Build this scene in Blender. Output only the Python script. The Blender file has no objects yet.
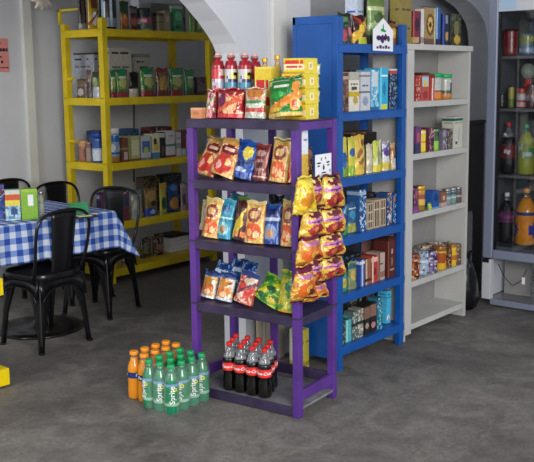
import bpy, bmesh, math, random
from mathutils import Vector, Matrix, noise
C = bpy.context.scene.collection
R = math.radians
PI = math.pi

# ------------------------------------------------------------------ camera, light, exposure
FPX = 912.09; CPY = 215.22
YAW, PITCH, ROLL = R(39.7426), R(8.6101), R(-0.6697)
EYE = Vector((-0.086, -0.0662, 1.5386))
FW = Vector((math.cos(PITCH)*math.cos(YAW), math.cos(PITCH)*math.sin(YAW), -math.sin(PITCH)))
_r = Vector((math.sin(YAW), -math.cos(YAW), 0)); _u = _r.cross(FW)
RT = _r*math.cos(ROLL) + _u*math.sin(ROLL)
UP = -_r*math.sin(ROLL) + _u*math.cos(ROLL)
cd = bpy.data.cameras.new('camera'); cam = bpy.data.objects.new('camera', cd); C.objects.link(cam)
cd.sensor_fit = 'HORIZONTAL'; cd.sensor_width = 36; cd.lens = FPX*36/534; cd.clip_end = 100; cd.shift_y = -(231-CPY)/534
cam.matrix_world = Matrix(((RT.x, UP.x, -FW.x, EYE.x), (RT.y, UP.y, -FW.y, EYE.y), (RT.z, UP.z, -FW.z, EYE.z), (0, 0, 0, 1)))
bpy.context.scene.camera = cam
sc = bpy.context.scene
sc.view_settings.view_transform = 'Standard'; sc.view_settings.look = 'None'
sc.view_settings.gamma = 1; sc.view_settings.use_curve_mapping = False
sc.view_settings.exposure = -0.08
w = bpy.data.worlds.new('world'); sc.world = w; w.use_nodes = True
w.node_tree.nodes['Background'].inputs[0].default_value = (0.80, 0.88, 1.0, 1)
w.node_tree.nodes['Background'].inputs[1].default_value = 1.05

def area(name, loc, target, sx, sy, power, col=(1, 1, 1)):
    l = bpy.data.lights.new(name, 'AREA'); l.shape = 'RECTANGLE'; l.size = sx; l.size_y = sy; l.energy = power; l.color = col
    o = bpy.data.objects.new(name, l); C.objects.link(o); o.location = loc
    o.rotation_euler = (Vector(target) - Vector(loc)).to_track_quat('-Z', 'Y').to_euler(); return o
area('doorway_daylight', (0.3, -1.8, 2.3), (3.3, 3.0, 0.9), 2.6, 1.8, 250, (1.0, 0.97, 0.93))
area('side_fill_light', (-1.0, 3.4, 2.3), (3.6, 3.2, 0.9), 1.6, 1.4, 115, (1.0, 0.97, 0.94))  # added fill light from the left, brightens the shelves and walls beyond the arch

def ray(px, py): return FW*FPX + RT*(px-267) - UP*(py-CPY)
def at_z(px, py, z): d = ray(px, py); return EYE + d*((z-EYE.z)/d.z)
def at_y(px, py, y): d = ray(px, py); return EYE + d*((y-EYE.y)/d.y)
def at_x(px, py, x): d = ray(px, py); return EYE + d*((x-EYE.x)/d.x)

# ------------------------------------------------------------------ materials
def lin(c):
    c = c/255.0
    return c/12.92 if c <= 0.04045 else ((c+0.055)/1.055)**2.4
def hx(s):
    s = s.lstrip('#')
    return (lin(int(s[0:2], 16)), lin(int(s[2:4], 16)), lin(int(s[4:6], 16)), 1.0)

def mat(name, col, rough=0.5, metal=0.0, noise_amt=0.0, nscale=8, bump=0.0, coat=0.0, trans=0.0, alpha=1.0, spec=0.5, detail=4):
    m = bpy.data.materials.new(name); m.use_nodes = True
    nt = m.node_tree; b = nt.nodes['Principled BSDF']
    b.inputs['Base Color'].default_value = hx(col); b.inputs['Roughness'].default_value = rough
    b.inputs['Metallic'].default_value = metal; b.inputs['Coat Weight'].default_value = coat
    b.inputs['Transmission Weight'].default_value = trans; b.inputs['Alpha'].default_value = alpha
    b.inputs['Specular IOR Level'].default_value = spec
    if noise_amt or bump:
        tc = nt.nodes.new('ShaderNodeTexCoord'); n = nt.nodes.new('ShaderNodeTexNoise')
        n.inputs['Scale'].default_value = nscale; n.inputs['Detail'].default_value = detail
        nt.links.new(tc.outputs['Object'], n.inputs['Vector'])
        if noise_amt:
            mx = nt.nodes.new('ShaderNodeMix'); mx.data_type = 'RGBA'
            c = hx(col); k = noise_amt
            mx.inputs['A'].default_value = (c[0]*(1-k), c[1]*(1-k), c[2]*(1-k), 1)
            mx.inputs['B'].default_value = (min(1, c[0]*(1+k)), min(1, c[1]*(1+k)), min(1, c[2]*(1+k)), 1)
            rp = nt.nodes.new('ShaderNodeValToRGB'); rp.color_ramp.elements[0].position = 0.35; rp.color_ramp.elements[1].position = 0.65
            nt.links.new(n.outputs['Fac'], rp.inputs['Fac']); nt.links.new(rp.outputs['Color'], mx.inputs['Factor'])
            nt.links.new(mx.outputs['Result'], b.inputs['Base Color'])
        if bump:
            bp = nt.nodes.new('ShaderNodeBump'); bp.inputs['Strength'].default_value = bump; bp.inputs['Distance'].default_value = 0.01
            nt.links.new(n.outputs['Fac'], bp.inputs['Height']); nt.links.new(bp.outputs['Normal'], b.inputs['Normal'])
    return m

def printed(name, rough, bump=0.0, coat=0.0, metal=0.0):
    m = bpy.data.materials.new(name); m.use_nodes = True; nt = m.node_tree; b = nt.nodes['Principled BSDF']
    a = nt.nodes.new('ShaderNodeVertexColor'); a.layer_name = 'Col'
    nt.links.new(a.outputs['Color'], b.inputs['Base Color'])
    b.inputs['Roughness'].default_value = rough; b.inputs['Coat Weight'].default_value = coat; b.inputs['Metallic'].default_value = metal
    if bump:
        tc = nt.nodes.new('ShaderNodeTexCoord'); n = nt.nodes.new('ShaderNodeTexNoise'); n.inputs['Scale'].default_value = 35; n.inputs['Detail'].default_value = 2
        nt.links.new(tc.outputs['Object'], n.inputs['Vector'])
        bp = nt.nodes.new('ShaderNodeBump'); bp.inputs['Strength'].default_value = bump; bp.inputs['Distance'].default_value = 0.008
        nt.links.new(n.outputs['Fac'], bp.inputs['Height']); nt.links.new(bp.outputs['Normal'], b.inputs['Normal'])
    return m
M = {
 'card': printed('printed_card', 0.6), 'foil': printed('printed_foil', 0.28, 0.55, 0.25, 0.12), 'gloss': printed('printed_gloss', 0.25, 0, 0.3),
 'wall': mat('white_plaster', 'c9cbd0', 0.85, noise_amt=0.05, nscale=2.5, bump=0.12),
 'pier': mat('cream_white_paint', 'd2d2cc', 0.7, noise_amt=0.05, nscale=4, bump=0.08),
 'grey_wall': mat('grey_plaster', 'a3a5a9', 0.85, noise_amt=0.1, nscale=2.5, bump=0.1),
 'ceiling': mat('ceiling_paint', 'b9bcc0', 0.9, noise_amt=0.03),
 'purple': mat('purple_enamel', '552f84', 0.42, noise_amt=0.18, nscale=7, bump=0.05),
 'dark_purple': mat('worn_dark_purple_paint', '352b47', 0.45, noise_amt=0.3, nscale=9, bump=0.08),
 'grey_board': mat('scuffed_grey_board', '77767c', 0.6, noise_amt=0.2, nscale=14),
 'blue': mat('blue_enamel', '0a4f9c', 0.4, noise_amt=0.1, nscale=5, bump=0.04),
 'yellow': mat('yellow_enamel', 'dcc11c', 0.45, noise_amt=0.12, nscale=6, bump=0.05),
 'bright_yellow': mat('bright_yellow_enamel', 'f6d800', 0.4, noise_amt=0.08, nscale=6),
 'white': mat('white_melamine', 'bdbcb8', 0.5, noise_amt=0.05, nscale=5),
 'grey_back': mat('grey_hardboard', '8b8987', 0.7, noise_amt=0.06, nscale=5),
 'black_metal': mat('black_gloss_metal', '131316', 0.3, 0.3, coat=0.3),
 'black': mat('black_plastic', '141418', 0.5), 'bag_black': mat('black_plastic_film', '0d0d10', 0.28, bump=0.8, nscale=14),
 'dark_brown': mat('dark_brown_board', '1d1616', 0.6, noise_amt=0.2),
 'steel': mat('brushed_steel', '9a9ba0', 0.35, 0.8), 'grey_metal': mat('fridge_grey_enamel', '8f96ac', 0.35, 0.25),
 'fridge_dark': mat('fridge_dark_liner', '5a5d64', 0.5), 'fridge_white': mat('fridge_white_enamel', 'c6c9cf', 0.4),
 'pedestal': mat('blue_grey_iron', '55606f', 0.45, 0.3),
 'cola': mat('dark_cola', '0a0605', 0.12, coat=0.6), 'orange': mat('orange_drink', 'dc8c1c', 0.18, coat=0.5),
 'green_pet': mat('green_bottle_plastic', '0f7c50', 0.15, coat=0.6), 'gold_drink': mat('golden_drink', 'c89a50', 0.18, coat=0.5),
 'clear_pet': mat('clear_bottle_plastic', 'd9dde0', 0.08, trans=0.85),
 'red_cap': mat('red_cap', 'd0201c', 0.35), 'orange_cap': mat('orange_cap', 'ef9420', 0.35), 'green_cap': mat('green_cap', '17a05c', 0.35),
 'white_cap': mat('white_cap', 'e6e4e0', 0.4), 'gold_cap': mat('gold_cap', 'd9a640', 0.35, 0.4), 'pink_cap': mat('pink_cap', 'e0a6a0', 0.4),
 'red_label': mat('red_label', 'e0302c', 0.4), 'white_ink': mat('white_ink', 'f2f2f0', 0.5), 'yellow_ink': mat('yellow_ink', 'f2de2a', 0.5),
 'black_ink': mat('black_ink', '16161c', 0.6), 'blue_ink': mat('blue_ink', '1d3f9a', 0.5), 'red_ink': mat('red_ink', 'c4222a', 0.5),
 'green_ink': mat('green_ink', '2c9a58', 0.5), 'purple_ink': mat('purple_ink', '3a1e5a', 0.5),
 'film': mat('clear_shrink_film', 'ffffff', 0.12, alpha=0.07, bump=0.8, nscale=22),
 'paper': mat('white_paper', 'e9ebee', 0.7), 'pink_paper': mat('salmon_paper', 'd78b85', 0.7), 'wood': mat('tan_board', 'a59882', 0.7, noise_amt=0.12, nscale=10),
 'cream': mat('cream_fabric', 'e4dccd', 0.8), 'green_plastic': mat('translucent_green_plastic', '2f8f5a', 0.25, alpha=0.85),
 'jar_glass': mat('jar_glass', 'c9d2c6', 0.1, trans=0.6),
}
def floor_mat():
    m = bpy.data.materials.new('polished_grey_concrete'); m.use_nodes = True; nt = m.node_tree; b = nt.nodes['Principled BSDF']
    tc = nt.nodes.new('ShaderNodeTexCoord')
    def nz(s, d, dist=0.0):
        n = nt.nodes.new('ShaderNodeTexNoise'); n.inputs['Scale'].default_value = s; n.inputs['Detail'].default_value = d; n.inputs['Distortion'].default_value = dist
        nt.links.new(tc.outputs['Object'], n.inputs['Vector']); return n
    a, c, e, f = nz(1.0, 6, 1.2), nz(4.5, 8, 1.5), nz(70, 3), nz(18, 6, 2.0)
    r1 = nt.nodes.new('ShaderNodeValToRGB'); r1.color_ramp.elements[0].position = 0.3; r1.color_ramp.elements[1].position = 0.72
    r1.color_ramp.elements[0].color = hx('8b8784'); r1.color_ramp.elements[1].color = hx('b3b0ab')
    nt.links.new(a.outputs['Fac'], r1.inputs['Fac'])
    prev = r1.outputs['Color']
    for n, f, lo, hi in ((c, 0.6, '605e5c', 'aaa8a6'), (f, 0.45, '585654', 'aaa8a6'), (e, 0.3, '5c5b5a', 'a8a6a4')):
        rr = nt.nodes.new('ShaderNodeValToRGB'); rr.color_ramp.elements[0].position = 0.32; rr.color_ramp.elements[1].position = 0.7
        rr.color_ramp.elements[0].color = hx(lo); rr.color_ramp.elements[1].color = hx(hi)
        nt.links.new(n.outputs['Fac'], rr.inputs['Fac'])
        mx = nt.nodes.new('ShaderNodeMix'); mx.data_type = 'RGBA'; mx.blend_type = 'OVERLAY'; mx.inputs['Factor'].default_value = f
        nt.links.new(prev, mx.inputs['A']); nt.links.new(rr.outputs['Color'], mx.inputs['B']); prev = mx.outputs['Result']
    nt.links.new(prev, b.inputs['Base Color'])
    mr = nt.nodes.new('ShaderNodeMapRange'); mr.inputs['To Min'].default_value = 0.38; mr.inputs['To Max'].default_value = 1.05
    nt.links.new(c.outputs['Fac'], mr.inputs['Value']); nt.links.new(mr.outputs['Result'], b.inputs['Roughness'])
    bp = nt.nodes.new('ShaderNodeBump'); bp.inputs['Strength'].default_value = 0.08; nt.links.new(e.outputs['Fac'], bp.inputs['Height']); nt.links.new(bp.outputs['Normal'], b.inputs['Normal'])
    return m
def gingham():
    m = bpy.data.materials.new('blue_gingham_cloth'); m.use_nodes = True; nt = m.node_tree; b = nt.nodes['Principled BSDF']
    b.inputs['Roughness'].default_value = 0.85
    uv = nt.nodes.new('ShaderNodeUVMap'); sp = nt.nodes.new('ShaderNodeSeparateXYZ'); nt.links.new(uv.outputs['UV'], sp.inputs[0])
    outs = []
    for ax in ('X', 'Y'):
        f = nt.nodes.new('ShaderNodeMath'); f.operation = 'FRACT'; nt.links.new(sp.outputs[ax], f.inputs[0])
        l = nt.nodes.new('ShaderNodeMath'); l.operation = 'LESS_THAN'; l.inputs[1].default_value = 0.5; nt.links.new(f.outputs[0], l.inputs[0]); outs.append(l)
    ad = nt.nodes.new('ShaderNodeMath'); ad.operation = 'ADD'; nt.links.new(outs[0].outputs[0], ad.inputs[0]); nt.links.new(outs[1].outputs[0], ad.inputs[1])
    dv = nt.nodes.new('ShaderNodeMath'); dv.operation = 'MULTIPLY'; dv.inputs[1].default_value = 0.5; nt.links.new(ad.outputs[0], dv.inputs[0])
    rp = nt.nodes.new('ShaderNodeValToRGB'); rp.color_ramp.interpolation = 'CONSTANT'
    rp.color_ramp.elements[0].color = hx('cbd3e4'); rp.color_ramp.elements[1].position = 0.75; rp.color_ramp.elements[1].color = hx('26479c')
    e = rp.color_ramp.elements.new(0.25); e.color = hx('7390cc')
    nt.links.new(dv.outputs[0], rp.inputs['Fac']); nt.links.new(rp.outputs['Color'], b.inputs['Base Color'])
    return m
def glass():
    m = bpy.data.materials.new('clear_door_glass'); m.use_nodes = True; nt = m.node_tree
    for n in list(nt.nodes):
        if n.type == 'BSDF_PRINCIPLED': nt.nodes.remove(n)
    out = [n for n in nt.nodes if n.type == 'OUTPUT_MATERIAL'][0]
    t = nt.nodes.new('ShaderNodeBsdfTransparent'); t.inputs[0].default_value = (0.90, 0.91, 0.92, 1)
    g = nt.nodes.new('ShaderNodeBsdfGlossy'); g.inputs['Roughness'].default_value = 0.03
    mx = nt.nodes.new('ShaderNodeMixShader'); mx.inputs[0].default_value = 0.07
    nt.links.new(t.outputs[0], mx.inputs[1]); nt.links.new(g.outputs[0], mx.inputs[2]); nt.links.new(mx.outputs[0], out.inputs[0])
    return m
M['floor'] = floor_mat(); M['gingham'] = gingham(); M['glass'] = glass()

# ------------------------------------------------------------------ mesh helpers
class MB:
    def __init__(s): s.v = []; s.f = []; s.mi = []; s.c = []; s.sm = []
    def add(s, vs, fs, mi=0, col=None, smooth=False):
        b = len(s.v); s.v += [tuple(v) for v in vs]
        for k, f in enumerate(fs):
            s.f.append([b+i for i in f]); s.mi.append(mi); s.c.append(col[k] if isinstance(col, list) else col); s.sm.append(smooth)
        return s
    def box(s, x0, x1, y0, y1, z0, z1, mi=0, col=None, mtx=None):
        vs = [Vector(p) for p in ((x0,y0,z0),(x1,y0,z0),(x1,y1,z0),(x0,y1,z0),(x0,y0,z1),(x1,y0,z1),(x1,y1,z1),(x0,y1,z1))]
        if mtx: vs = [mtx @ v for v in vs]
        return s.add(vs, [(0,3,2,1),(4,5,6,7),(0,1,5,4),(1,2,6,5),(2,3,7,6),(3,0,4,7)], mi, col)
    def lathe(s, prof, n=20, cx=0, cy=0, mi=0, col=None, cap=True):
        vs = []; 
        for r, z in prof:
            for k in range(n): a = 2*PI*k/n; vs.append((cx+r*math.cos(a), cy+r*math.sin(a), z))
        fs = []
        for i in range(len(prof)-1):
            for k in range(n): fs.append((i*n+k, i*n+(k+1) % n, (i+1)*n+(k+1) % n, (i+1)*n+k))
        s.add(vs, fs, mi, col, True)
        if cap:
            b = len(s.v)-len(vs)
            for ring, rev in ((0, True), (len(prof)-1, False)):
                f = [b+ring*n+k for k in range(n)]
                s.f.append(f[::-1] if rev else f); s.mi.append(mi); s.c.append(col if not isinstance(col, list) else col[0]); s.sm.append(False)
        return s
    def tube(s, pts, r, n=8, mi=0, closed=False):
        pts = [Vector(p) for p in pts]; rings = []; up = None
        N = len(pts)
        for i, p in enumerate(pts):
            if closed: t = (pts[(i+1) % N]-pts[i-1]).normalized()
            else: t = (pts[min(i+1, N-1)]-pts[max(i-1, 0)]).normalized()
            if up is None:
                up = Vector((0, 0, 1)) if abs(t.z) < 0.9 else Vector((1, 0, 0))
            a = t.cross(up).normalized(); b_ = a.cross(t).normalized(); up = b_
            rr = r[i] if isinstance(r, (list, tuple)) else r
            rings.append([p + a*(rr*math.cos(2*PI*k/n)) + b_*(rr*math.sin(2*PI*k/n)) for k in range(n)])
        vs = [v for ring in rings for v in ring]; fs = []
        for i in range(N if closed else N-1):
            j = (i+1) % N
            for k in range(n): fs.append((i*n+k, i*n+(k+1) % n, j*n+(k+1) % n, j*n+k))
        if not closed: fs.append(tuple(range(n))[::-1]); fs.append(tuple((N-1)*n+k for k in range(n)))
        return s.add(vs, fs, mi, None, True)
    def extrude(s, poly, axis, a, b, mi=0, col=None):
        # poly: 2D points; axis 'y' -> (x,z) extruded from y=a to y=b ; axis 'z' -> (x,y)
        n = len(poly)
        if axis == 'y': vs = [(p[0], a, p[1]) for p in poly]+[(p[0], b, p[1]) for p in poly]
        elif axis == 'x': vs = [(a, p[0], p[1]) for p in poly]+[(b, p[0], p[1]) for p in poly]
        else: vs = [(p[0], p[1], a) for p in poly]+[(p[0], p[1], b) for p in poly]
        fs = [tuple(range(n)), tuple(range(2*n-1, n-1, -1))]+[(i, i+n, (i+1) % n+n, (i+1) % n) for i in range(n)]
        return s.add(vs, fs, mi, col)
    def mesh(s, name, mats):
        me = bpy.data.meshes.new(name); me.from_pydata(s.v, [], s.f)
        for m in (mats if isinstance(mats, (list, tuple)) else [mats]): me.materials.append(m)
        me.polygons.foreach_set('material_index', s.mi); me.polygons.foreach_set('use_smooth', s.sm)
        if any(c is not None for c in s.c):
            at = me.color_attributes.new('Col', 'FLOAT_COLOR', 'CORNER')
            for p in me.polygons:
                c = s.c[p.index] or (0.5, 0.5, 0.5, 1)
                for li in p.loop_indices: at.data[li].color = c
        bm = bmesh.new(); bm.from_mesh(me); bmesh.ops.recalc_face_normals(bm, faces=bm.faces); bm.to_mesh(me); bm.free()
        return me
    def obj(s, name, mats, parent=None, bevel=0):
        o = bpy.data.objects.new(name, s.mesh(name, mats)); C.objects.link(o)
        if parent: o.parent = parent
        if bevel:
            b = o.modifiers.new('bevel', 'BEVEL'); b.width = bevel; b.segments = 2; b.limit_method = 'ANGLE'
        return o
def tag(o, label, cat, group=None):
    o['label'] = label; o['category'] = cat
    if group: o['group'] = group
    return o
def thing(name, label, cat, loc=(0, 0, 0), rz=0, group=None):
    o = bpy.data.objects.new(name, None); C.objects.link(o); o.location = loc; o.rotation_euler = (0, 0, rz); o.empty_display_size = 0.1
    return tag(o, label, cat, group)
def copy_tree(o, parent=None):
    c = o.copy(); C.objects.link(c)
    if parent: c.parent = parent
    for ch in list(o.children): copy_tree(ch, c)
    return c
def struct(name, mb, m, bevel=0):
    o = mb.obj(name, m, None, bevel); o['kind'] = 'structure'; return o

def text_mesh(s, size, extr=0.0006, shear=0.0):
    cu = bpy.data.curves.new('txt', 'FONT'); cu.body = s; cu.size = size; cu.align_x = 'CENTER'; cu.align_y = 'CENTER'
    cu.extrude = extr; cu.shear = shear; cu.offset = size*0.012; cu.resolution_u = 3
    o = bpy.data.objects.new('txt', cu); C.objects.link(o); bpy.context.view_layer.update()
    me = bpy.data.meshes.new_from_object(o.evaluated_get(bpy.context.evaluated_depsgraph_get()))
    bpy.data.objects.remove(o); bpy.data.curves.remove(cu); return me
def wrap_text(name, s, size, r, z, ang, m, parent, shear=0.0, vertical=False, e=0.0006):
    me = text_mesh(s, size, e, shear)
    for v in me.vertices:
        x, y, d = v.co
        if vertical: x, y = -y, x
        a = ang + x/r; rr = r + 0.0006 + d
        v.co = (rr*math.cos(a), rr*math.sin(a), z + y)
    me.materials.clear(); me.materials.append(m); me.name = name
    o = bpy.data.objects.new(name, me); C.objects.link(o); o.parent = parent; return o
def flat_text(name, s, size, loc, rot, m, parent=None, shear=0.0, e=0.0008):
    me = text_mesh(s, size, e, shear); me.materials.clear(); me.materials.append(m); me.name = name
    o = bpy.data.objects.new(name, me); C.objects.link(o); o.location = loc; o.rotation_euler = rot
    if parent: o.parent = parent
    return o

# ------------------------------------------------------------------ room
mb = MB(); mb.box(-3, 8.5, -4, 7, -0.1, 0); struct('floor', mb, M['floor'])
mb = MB(); mb.box(-3, 8.5, -0.5, 7, 3.0, 3.1); struct('ceiling', mb, M['ceiling'])
# partition wall with two arched openings, running along x at y = 3.05
W0, W1 = 3.05, 3.205
archL = [(3.475, 0), (3.475, 1.40), (3.474, 1.50), (3.468, 1.58), (3.452, 1.66), (3.425, 1.71), (3.39, 1.752), (3.32, 1.82), (3.217, 1.902)]
for k in range(1, 9):
    a = R(52+k*4.75); archL.append((2.43+1.27*math.cos(a), 0.90+1.27*math.sin(a)))
half = [(2*2.43-x, z) for x, z in archL[::-1][1:]]
arch_left = archL + half
r_arch = [(4.06, 0), (4.06, 2.20), (4.9, 2.24), (5.487, 2.16), (5.70, 2.12), (5.842, 2.072), (5.95, 2.045), (6.017, 2.02), (6.08, 1.99), (6.121, 1.965), (6.182, 1.915), (6.22, 1.85), (6.25, 1.7), (6.26, 1.4), (6.26, 0)]
poly = [(8.4, 0), (8.4, 3.0), (-1.5, 3.0), (-1.5, 0)] + arch_left[::-1] + r_arch
mb = MB(); n = len(poly)
vs = [(p[0], W0, p[1]) for p in poly] + [(p[0], W1, p[1]) for p in poly]
fs = [tuple(range(n)), tuple(range(2*n-1, n-1, -1))] + [(i, i+n, (i+1) % n+n, (i+1) % n) for i in range(n)]
mb.add(vs, fs); o = struct('wall_middle', mb, M['wall'])
bm = bmesh.new(); bm.from_mesh(o.data); bmesh.ops.triangulate(bm, faces=[f for f in bm.faces if len(f.verts) > 4]); bm.to_mesh(o.data); bm.free()
mb = MB(); x0, x1 = at_y(270, 60, W0).x, at_y(284, 60, W0).x
mb.box(x0, x1, W0-0.025, W0, 0, 3.0); struct('trim_1', mb, M['pier'], 0.004)
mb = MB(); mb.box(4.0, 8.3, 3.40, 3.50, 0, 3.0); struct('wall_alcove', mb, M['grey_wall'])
mb = MB(); mb.box(3.9, 4.0, W1, 3.5, 0, 3.0); struct('wall_alcove_side', mb, M['wall'])
mb = MB(); mb.box(-1.5, 6.5, 5.80, 5.92, 0, 3.0); struct('wall_back', mb, M['wall'])
mb = MB(); mb.box(4.105, 4.185, 5.765, 5.80, 0, 3.0); struct('trim_2', mb, M['pier'], 0.004)
mb = MB(); mb.box(6.4, 6.5, 3.5, 5.8, 0, 3.0); struct('wall_right_back', mb, M['wall'])
mb = MB(); mb.box(8.3, 8.4, -0.5, 3.05, 0, 3.0); struct('wall_right', mb, M['wall'])

# ------------------------------------------------------------------ purple rack (slightly turned)
TH = R(5.5); RO = Vector((3.045, 2.36, 0)); RD, RW = 0.345, 0.618
RM = Matrix.Translation(RO) @ Matrix.Rotation(TH, 4, 'Z')       # local x = depth, local y = width
def rk_hit(px, py, u):
    d = ray(px, py); nrm = Vector((math.cos(TH), math.sin(TH), 0)); t = (RO + nrm*u - EYE).dot(nrm)/d.dot(nrm)
    p = EYE + d*t; return RM.inverted() @ p
def rk_hitv(px, py, v):
    d = ray(px, py); nrm = Vector((-math.sin(TH), math.cos(TH), 0)); t = (RO + nrm*v - EYE).dot(nrm)/d.dot(nrm)
    p = EYE + d*t; return RM.inverted() @ p
rack = thing('display_rack', 'freestanding purple metal snack rack with dark shelves in the middle of the floor', 'rack', RO, TH)
P = 0.036
for x, y in ((0, 0), (0, RW-P), (RD-P, 0), (RD-P, RW-P)):
    mb = MB(); mb.box(x, x+P, y, y+P, 0, 1.347); mb.obj('post', M['purple'], rack, 0.003)
mb = MB(); mb.box(RD-0.02, RD-0.004, 0.335, 0.375, 0.05, 1.310); mb.obj('back_upright', M['purple'], rack, 0.002)
RZ = [1.350, 1.064, 0.775, 0.470, 0.047]
for i, z in enumerate(RZ):
    if i < 4:
        mb = MB(); e = 0.0015
        mb.box(-e, RD+e, -e, RW+e, z-0.006 if i == 0 else z-0.010, z)
        mb.box(-e, 0.012, P if i else -e, RW-P if i else RW+e, z-0.042, z-0.004)
        mb.box(RD-0.012, RD+e, P, RW-P, z-0.042, z-0.004)
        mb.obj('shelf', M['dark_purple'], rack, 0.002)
        for y in (0.004, RW-P+0.012):
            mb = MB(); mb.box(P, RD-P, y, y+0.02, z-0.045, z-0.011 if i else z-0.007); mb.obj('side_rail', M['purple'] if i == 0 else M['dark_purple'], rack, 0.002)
    else:
        mb = MB(); mb.box(0.004, RD-0.004, 0.004, RW-0.004, z-0.012, z); mb.obj('bottom_board', M['grey_board'], rack)
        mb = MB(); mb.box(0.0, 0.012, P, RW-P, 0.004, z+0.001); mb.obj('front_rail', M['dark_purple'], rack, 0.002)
for y in (0.004, RW-P+0.012):
    mb = MB(); mb.box(P, RD-P, y, y+0.02, 0.075, 0.125); mb.obj('side_rail', M['purple'], rack, 0.002)
mb = MB(); mb.box(RD-0.024, RD-0.004, P, RW-P, 0.075, 0.125); mb.obj('back_rail', M['dark_purple'], rack, 0.002)

# ------------------------------------------------------------------ blue shelving unit
BX0, BX1, BY0, BY1 = 3.70, 4.352, 2.605, 2.89
blue = thing('shelving_unit', 'tall blue metal shelving unit with solid side panel behind the purple rack', 'shelf', (BX0, BY0, 0))
bw, bd = BX1-BX0, BY1-BY0
for x, y in ((0, 0), (bw-0.042, 0), (0, bd-0.035), (bw-0.042, bd-0.035)):
    mb = MB(); mb.box(x, x+0.042, y, y+0.035, 0, 1.835 if x == 0 else 1.815); mb.obj('post', M['blue'], blue, 0.003)
mb = MB(); mb.box(-0.004, 0, 0.0, bd, 0.06, 1.84); mb.box(-0.010, -0.004, 0.0, 0.03, 0.06, 1.84); mb.box(-0.008, -0.004, 0, bd, 1.80, 1.84); mb.box(-0.008, -0.004, bd-0.02, bd, 0.06, 1.84)
mb.obj('side_panel', M['blue'], blue, 0.002)
BZ = [1.702, 1.357, 1.020, 0.712, 0.408, 0.127]
for z in BZ:
    mb = MB(); mb.box(0, bw, -0.003, bd, z-0.006, z); mb.box(0, bw, -0.003, 0.004, z-0.046, z-0.006); mb.box(0, bw, bd-0.004, bd, z-0.046, z-0.006)
    mb.obj('shelf', M['blue'], blue, 0.0015)

# ------------------------------------------------------------------ white shelving unit
WX0, WX1, WY0, WY1 = 4.37, 5.14, 2.62, 2.84
wh = thing('shelving_unit', 'low white melamine shelving unit between blue shelves and drinks fridge', 'shelf', (WX0, WY0, 0))
ww, wd = WX1-WX0, WY1-WY0
for x in (0, ww-0.025):
    mb = MB(); mb.box(x, x+0.025, 0, wd, 0.0, 1.68); mb.obj('side_panel', M['white'], wh, 0.001)
mb = MB(); mb.box(0.0, 0.07, -0.012, 0, 0.04, 1.68); mb.obj('face_strip', M['white'], wh, 0.001)
mb = MB(); mb.box(-0.004, ww+0.004, -0.012, wd, 1.681, 1.713); mb.obj('top_panel', M['white'], wh, 0.001)
WZ = [1.392, 1.092, 0.746, 0.346, 0.092]
for z in WZ:
    mb = MB(); mb.box(0.0255, ww-0.0255, -0.004, wd-0.008, z-0.034, z); mb.obj('shelf', M['white'], wh, 0.001)
mb = MB(); mb.box(0.0255, ww-0.0255, wd-0.007, wd, 0.06, 1.68); mb.obj('back_panel', M['grey_back'], wh)

# ------------------------------------------------------------------ yellow shelving unit behind the arch
YX0, YX1, YY0, YY1 = 4.34, 5.52, 5.15, 5.63
ye = thing('shelving_unit', 'wide yellow metal shelving unit against the back wall beyond the arch', 'shelf', (YX0, YY0, 0))
yw, yd = YX1-YX0, YY1-YY0
for x, y in ((0, 0), (yw-0.05, 0), (0, yd-0.05), (yw-0.05, yd-0.05)):
    mb = MB(); mb.box(x, x+0.05, y, y+0.05, 0, 1.98 if x == 0 and y == 0 else 1.95); mb.obj('post', M['yellow'], ye, 0.003)
YZ = [1.902, 1.400, 0.914, 0.463, 0.108]
for z in YZ:
    mb = MB(); mb.box(0.0, yw, -0.002, yd, z-0.008, z); mb.box(0.05, yw-0.05, -0.002, 0.006, z-0.056, z-0.008); mb.box(0.05, yw-0.05, yd-0.006, yd, z-0.056, z-0.008)
    mb.box(-0.002, 0.006, 0.05, yd-0.05, z-0.056, z-0.008); mb.box(yw-0.006, yw, 0.05, yd-0.05, z-0.056, z-0.008)
    mb.obj('shelf', M['yellow'], ye, 0.0015)
for z in (1.54, 1.07):
    mb = MB(); mb.box(-0.004, 0.03, yd-0.12, yd-0.05, z-0.01, z+0.01); mb.obj('bracket', M['yellow'], ye)
mb = MB(); mb.box(0.0, 0.02, yd-0.33, yd+0.02, 2.045, 2.06); mb.box(0.0, 0.02, yd, yd+0.02, 1.95, 2.06); mb.obj('top_rail', M['yellow'], ye)

# near low yellow rack, its end just in frame at the left
nr = thing('low_rack', 'bright yellow low metal rack whose end just shows at the left edge', 'rack', (1.75, 3.82, 0), R(-2))
for z in (0.096, 0.562):
    mb = MB(); w_ = 0.75 if z < 0.2 else 0.742
    mb.box(0, w_, 0, 0.25, z-0.01, z); mb.box(0, w_, 0, 0.012, z-0.085, z-0.01); mb.box(w_-0.012, w_, 0.012, 0.25, z-0.085, z-0.01)
    mb.obj('shelf', M['bright_yellow'], nr, 0.002)
for x in (0.02, 0.60):
    for y in (0.02, 0.19):
        mb = MB(); mb.box(x, x+0.04, y, y+0.04, 0, 0.55); mb.obj('leg', M['bright_yellow'], nr)

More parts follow.
